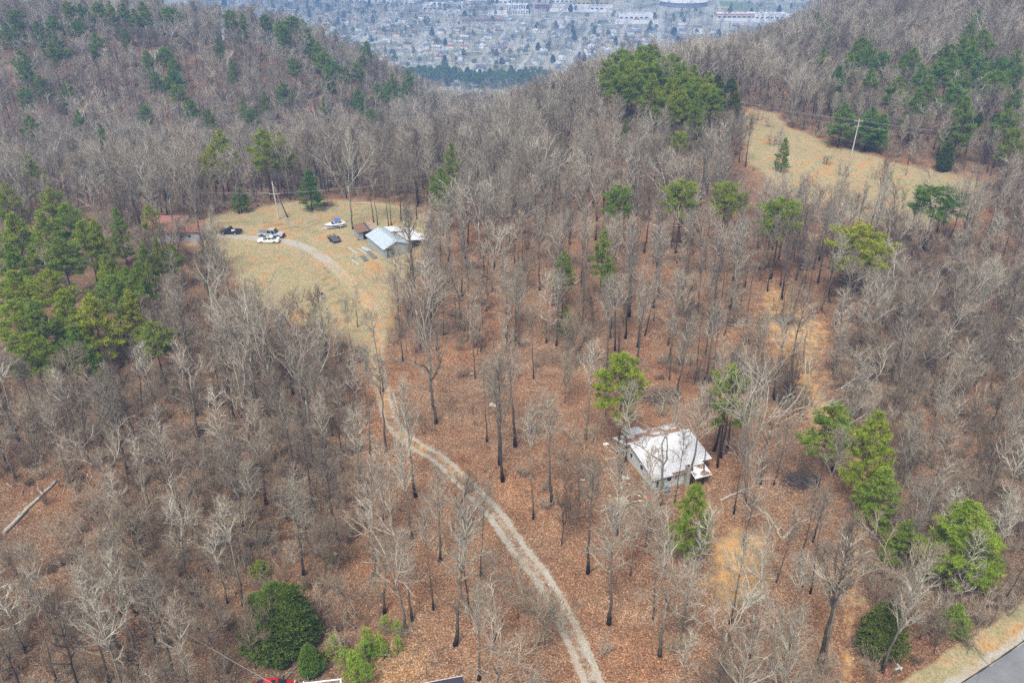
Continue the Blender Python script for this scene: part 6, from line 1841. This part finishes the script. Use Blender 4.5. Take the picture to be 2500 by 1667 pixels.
def town_house(w, d, e, a, wallc, roofc, ell):
    wm, rm = plain('town_wall_%02d' % len(HOUSE_KINDS), wallc, .8, vary=.05), plain('town_roof_%02d' % len(HOUSE_KINDS), roofc, .8, vary=.15, scale=.6)
    W_, R_ = MB(), MB()
    def block(x0, x1, y0, y1, along):
        W_.box(x0, x1, y0, y1, 0, e)
        o = .45
        if along == 'x':
            c = (y0 + y1) / 2
            R_.add([(x0 - o, y0 - o, e - .1), (x1 + o, y0 - o, e - .1), (x1 + o, y1 + o, e - .1), (x0 - o, y1 + o, e - .1), (x0 - o, c, a), (x1 + o, c, a)], [(0, 1, 5, 4), (2, 3, 4, 5), (0, 4, 3), (1, 2, 5), (3, 2, 1, 0)])
        else:
            c = (x0 + x1) / 2
            R_.add([(x0 - o, y0 - o, e - .1), (x1 + o, y0 - o, e - .1), (x1 + o, y1 + o, e - .1), (x0 - o, y1 + o, e - .1), (c, y0 - o, a), (c, y1 + o, a)], [(0, 3, 5, 4), (1, 4, 5, 2), (0, 4, 1), (2, 5, 3), (3, 2, 1, 0)])
    block(-w / 2, w / 2, -d / 2, d / 2, 'x')
    if ell: block(-w / 2 + 1, -w / 2 + 5.5, -d / 2 - 3.5, -d / 2 + .2, 'y')
    W_.box(w * .1, w * .1 + 1.1, -d / 2 - .05, -d / 2, .2, 2.2)
    HOUSE_KINDS.append((W_.data('town_wall', wm), R_.data('town_roof', rm)))
WHT = (.8, .81, .82); BRK = (.3, .14, .1); CRM = (.6, .55, .45); BLU = (.35, .42, .5); GRY = (.45, .46, .48)
for (w, d, e, a, wc, rc, el) in [(13,8,2.9,5,WHT,(.55,.57,.6),1),(11,8,2.9,5,WHT,(.16,.17,.2),0),(15,9,3,5.2,BRK,(.30,.30,.32),1),(12,8.5,3,5.4,CRM,(.24,.2,.18),0),(10,9,4.8,7.6,WHT,(.28,.3,.34),1),
                                 (14,8,2.8,4.6,GRY,(.62,.63,.64),0),(12,9,2.9,5.2,BLU,(.2,.22,.26),1),(16,9,3,5,WHT,(.75,.76,.78),0),(11,8,3,5.4,WHT,(.36,.16,.12),0),(13,10,3,5.6,CRM,(.42,.42,.44),1)]:
    town_house(w, d, e, a, wc, rc, el)
KIND_TXT = ['white town house with pale grey roof', 'white town house with dark roof', 'brick town house with grey roof', 'cream town house with brown roof', 'two storey white town house with slate roof', 'grey town house with pale roof',
            'bluish town house with dark slate roof', 'long white town house with white metal roof', 'white town house with red brown roof', 'cream town house with mid grey roof']
spots = []
R = random.Random(8)
for i in range(len(NS)):
    for k in range(len(EW) - 1):
        for side in (-1, 1):
            s = EW[k] + 14
            while s < EW[k + 1] - 10:
                spots.append((s + R.uniform(-2, 2), NS[i] + side * R.uniform(13, 26), 0 if side < 0 else math.pi)); s += R.uniform(19, 36)
for k in range(len(EW)):
    for i in range(len(NS) - 1):
        n = NS[i] + 38
        while n < NS[i + 1] - 34:
            for side in (-1, 1): spots.append((EW[k] + side * R.uniform(15, 30), n, math.pi / 2 * side))
            n += R.uniform(20, 30)
vis = []
BIGZONE = 1560
for (s, n, a) in spots:
    x, y = tl(s, n); u, v, d = project(x, y, TZ + 3)
    if not (-10 < u < 2510 and -6 < v < 225) or s > 1640: continue
    if R.random() > (.9 if s < BIGZONE else .35): continue
    vis.append((s, n, a, x, y, v))
_ok = visible(np.array([q[3] for q in vis]), np.array([q[4] for q in vis]), np.full(len(vis), TZ + 6.0))
vis = [q for q, k in zip(vis, _ok) if k]
R.shuffle(vis); vis.sort(key=lambda q: -q[5]); vis = vis[:290]
for (s, n, a, x, y, v) in vis:
    k = R.randrange(len(HOUSE_KINDS))
    t = thing('town_house', KIND_TXT[k] + (' near the mountain foot' if s < 1310 else ' in the middle of town' if s < 1480 else ' near the shopping blocks'), 'house', (x, y, TZ), -math.radians(9.6) + a + R.uniform(-.08, .08) + math.pi / 2,
              'houses of the town')
    t['group'] = 'town houses ' + ('at the mountain foot' if s < 1310 else 'in mid town' if s < 1480 else 'by the shops') + ' type %s' % ['pale', 'dark', 'brick', 'brown', 'slate', 'grey', 'blue', 'white', 'red', 'cream'][k]
    link('wall', HOUSE_KINDS[k][0], t); link('roof', HOUSE_KINDS[k][1], t)
print('TOWN houses', len(vis), 'of', len(spots))
def big(label, u0, u1, v, depth, h, wallc, roofc, windows=0, band=None, name='commercial_building'):
    A, B = hit(u0, v), hit(u1, v)
    d = B - A; w = d.length
    t = thing(name, label, 'building', (A.x, A.y, TZ), math.atan2(d.y, d.x))
    i = len(bpy.data.materials)
    part_box(t, 'wall', plain('big_wall_%d' % i, wallc, .8, vary=.06, scale=.2), 0, w, 0, depth, 0, h)
    r = part_box(t, 'roof', plain('big_roof_%d' % i, roofc, .8, vary=.12, scale=.1), .4, w - .4, .4, depth - .4, h, h + .25)
    par = MB(); par.box(-.2, w + .2, -.2, .35, h - .6, h + .9); par.box(-.2, w + .2, depth - .35, depth + .2, h - .6, h + .9); par.box(-.2, .35, .36, depth - .36, h - .6, h + .9); par.box(w - .35, w + .2, .36, depth - .36, h - .6, h + .9)
    par.build('parapet', plain('big_par_%d' % i, band or wallc, .8), t)
    for q in range(3): part_box(r, 'roof_unit', M_BLOCK, w * (.2 + .25 * q), w * (.2 + .25 * q) + 3, depth * .5, depth * .5 + 2.5, h + .25, h + 1.6)
    if windows:
        n = max(3, int(w / 4.5))
        for fl in range(windows):
            for q in range(n): part_box(t, 'window', M_GLASS, w * (q + .18) / n, w * (q + .82) / n, -.08, .04, 1.2 + fl * 3.4, 3.2 + fl * 3.4)
    else:
        for q in range(max(2, int(w / 9))): part_box(t, 'storefront', M_GLASS, 2 + q * 9, 2 + q * 9 + 5.5, -.08, .04, .3, 2.8)
W1, W2_, TN_ = (.83, .84, .85), (.7, .71, .73), (.52, .48, .42)
big('long dark roofed store with a yellow band at the edge of town', 1408, 1490, 11, 40, 7, (.5,.42,.2), (.13,.13,.16), 0, (.6,.4,.08))
big('long low white building beside the widest town street', 1511, 1594, 46, 22, 6, W1, (.68,.68,.66))
big('strip mall with white roof and red sign band below the hill', 1750, 1850, 44, 26, 6, (.62,.5,.4), W1, 0, (.5,.12,.1))
big('white flat roofed store at the hill end of the strip mall', 1842, 1925, 46, 24, 6.5, W1, W1)
big('red brick public building beside the three storey block', 1306, 1342, 23, 24, 8, (.36,.14,.1), (.5,.48,.46), 2)
big('three storey white framed office block with blue windows', 1236, 1289, 28, 16, 11, W1, W2_, 3, None, 'office_block')
big('two storey white framed block beside the office block', 1250, 1290, 36, 14, 7, W1, W2_, 2, None, 'office_block')
big('long low brick school building with reddish roof', 1128, 1226, 54, 22, 5, (.42,.3,.26), (.4,.3,.28), 1)
big('white warehouse with pale metal roof behind the brick school', 1032, 1084, 24, 34, 8, W1, W1)
big('second white warehouse behind the wooded blocks', 1086, 1130, 20, 28, 7, W2_, W1)
big('tan warehouse beside the white warehouses', 1135, 1190, 14, 30, 8, TN_, W1)
big('wide white store beyond the three storey block', 1195, 1250, 8, 30, 8, W1, W2_)
big('long white roofed plant at the wooded edge of town', 820, 900, 8, 34, 7, W1, W1)
big('low white depot with grey roof among the town trees', 905, 965, 14, 26, 6, W1, W2_)
big('pale strip of shops with brown front in the middle of town', 860, 895, 24, 16, 5, (.42,.34,.3), W2_)
big('white hall with grey roof beside the wide cross street', 975, 1020, 12, 24, 7, W1, W2_)
big('white roofed store across from the dark roofed store', 1345, 1400, 6, 26, 6, W1, W1)
big('grey roofed garage among parked lots', 1440, 1480, 24, 18, 5, W2_, (.42,.42,.45))
# the curved arena
def arena():
    c = hit(1668, 14); t = thing('arena', 'pale domed arena with curved dark front beside the sports field', 'arena', (c.x, c.y, TZ))
    m = MB(); rg = []
    for (r, z) in ((46, 0), (46, 9)): rg.append([(r * math.cos(a), r * .8 * math.sin(a), z) for a in np.linspace(0, 2 * math.pi, 28, endpoint=False)])
    loft(m, rg); m.build('wall', plain('arena_wall', (.22, .24, .3), .7), t)
    m = MB(); rg = []
    for (r, z) in ((48, 9.02), (44, 11), (30, 14.5), (12, 16), (2, 16.3)): rg.append([(r * math.cos(a), r * .8 * math.sin(a), z) for a in np.linspace(0, 2 * math.pi, 28, endpoint=False)])
    loft(m, rg); m.build('roof', plain('arena_roof', (.74, .74, .73), .7), t, smooth=True)
arena()
def field(label, px, z, mat, name='sports_field'):
    pts = [hit(*q) for q in px]; flat_strip(name, [(p.x, p.y) for p in pts], TZ + z, mat, label)
field('green mown sports field behind the strip mall', [(1744, 24), (1850, 26), (1835, 5), (1752, 3)], .22, plain('town_grass', (.22, .30, .10), .9, vary=.2, scale=.02))
field('sandy infield strip of the sports field', [(1750, 21), (1785, 22), (1782, 16), (1752, 15)], .28, plain('infield_sand', (.55, .36, .22), .9), 'infield')
field('wide pale parking lot around the dark roofed store', [(1340, 30), (1500, 32), (1495, 12), (1350, 11)], .18, M_LOT, 'parking_lot')
field('pale parking lot before the white warehouses', [(1020, 34), (1130, 32), (1125, 24), (1025, 25)], .18, M_LOT, 'parking_lot')
field('pale parking lot before the strip mall', [(1745, 58), (1900, 58), (1895, 46), (1750, 46)], .18, M_LOT, 'parking_lot')
field('pale yard in front of the long white building', [(1500, 60), (1610, 60), (1605, 47), (1505, 47)], .18, M_LOT, 'parking_lot')
field('pale lot beside the office blocks', [(1190, 40), (1240, 40), (1240, 26), (1192, 26)], .18, M_LOT, 'parking_lot')

# trees of the town and of the foot of the mountain
TT = []
hp = np.array([[q[3], q[4]] for q in vis]) if vis else np.zeros((1, 2))
x, y = jitter_grid(-620, 900, 1000, 2150, 10.0)
z = heights(x, y)
k = in_frame(x, y, z, z + 14, 30, 10)
x, y, z = x[k], y[k], z[k]
s_ = x * TD.x + y * TD.y; n_ = x * TN.x + y * TN.y
dstreet = np.min(np.abs(n_[:, None] - np.array(NS)[None]), 1); dcross = np.min(np.abs(s_[:, None] - np.array(EW)[None]), 1)
clump = np.clip(0.5 + 0.75 * np.sin(x * .031 + 2 * np.sin(y * .013)) * np.sin(y * .019 + 1.5 * np.sin(x * .014)), 0, 1)
den = np.where(s_ < 1140, .95, np.where(s_ < 1560, .34 + .66 * clump, .05 + .34 * clump))
den = np.where((n_ < -330) & (s_ > 1500), .85, den)
k = (rng.random(len(x)) < den) & (dstreet > 5) & (dcross > 4.5) & far_from(x, y, hp, 7.5) & visible(x, y, z + 10)
for a, b, c in zip(x[k], y[k], z[k]):
    r = random.random()
    ever = .85 if (1085 < a * TD.x + b * TD.y < 1150 and r < .99) else .13
    if random.random() < ever:
        key = random.choice(['pine0', 'pine3', 'fir1', 'cedar1']); h = random.uniform(9, 15)
    else:
        key = random.choice(['oak0', 'oak1', 'oak2', 'oak3', 'tall3']); h = random.uniform(9, 15)
    w = h / PH[key] * random.uniform(1.15, 1.7)
    TT.append(dict(key=key, x=a, y=b, z=c, s=(w, w, h / PH[key]), rot=random.uniform(0, 6.28)))
x, y = jitter_grid(-250, 330, 1020, 1180, 6.5)
s_ = x * TD.x + y * TD.y; z = heights(x, y)
k = (s_ > 1078) & (s_ < 1135 + 14 * np.sin(x * .05)) & in_frame(x, y, z, z + 14, 30, 10) & (rng.random(len(x)) < .35 + .6 * (np.sin(x * .07) * np.sin(x * .023 + y * .05) > -.2))
for a, b, c in zip(x[k], y[k], z[k]):
    key = random.choice(['pine0', 'pine3', 'fir1']); h = random.uniform(12, 17)
    TT.append(dict(key=key, x=a, y=b, z=c, s=(h / PH[key] * 1.2,) * 2 + (h / PH[key],), rot=random.uniform(0, 6.28)))
mass('town_woods', TT, 'hazy trees growing between the houses of the distant town', {t['key'] for t in TT})
print('TOWN trees', len(TT))

# ------------------------------------------------------------------ haze: the air of the valley, one closed box
def build_haze():
    m = bpy.data.materials.new('pale_blue_haze'); m.use_nodes = True
    nt = m.node_tree; nt.nodes.clear()
    out = nt.nodes.new('ShaderNodeOutputMaterial')
    v = nt.nodes.new('ShaderNodeVolumePrincipled')
    v.inputs['Color'].default_value = (0.27, 0.52, 1.0, 1)
    v.inputs['Density'].default_value = 0.0005
    v.inputs['Anisotropy'].default_value = 0.0
    nt.links.new(v.outputs[0], out.inputs['Volume'])
    mb = MB().box(-9500, 9500, -3300, 11500, -184.5, 82.0)
    o = mb.build('haze', m)
    tag(o, 'thin pale blue haze filling the air over ridges and town', kind='stuff')
build_haze()
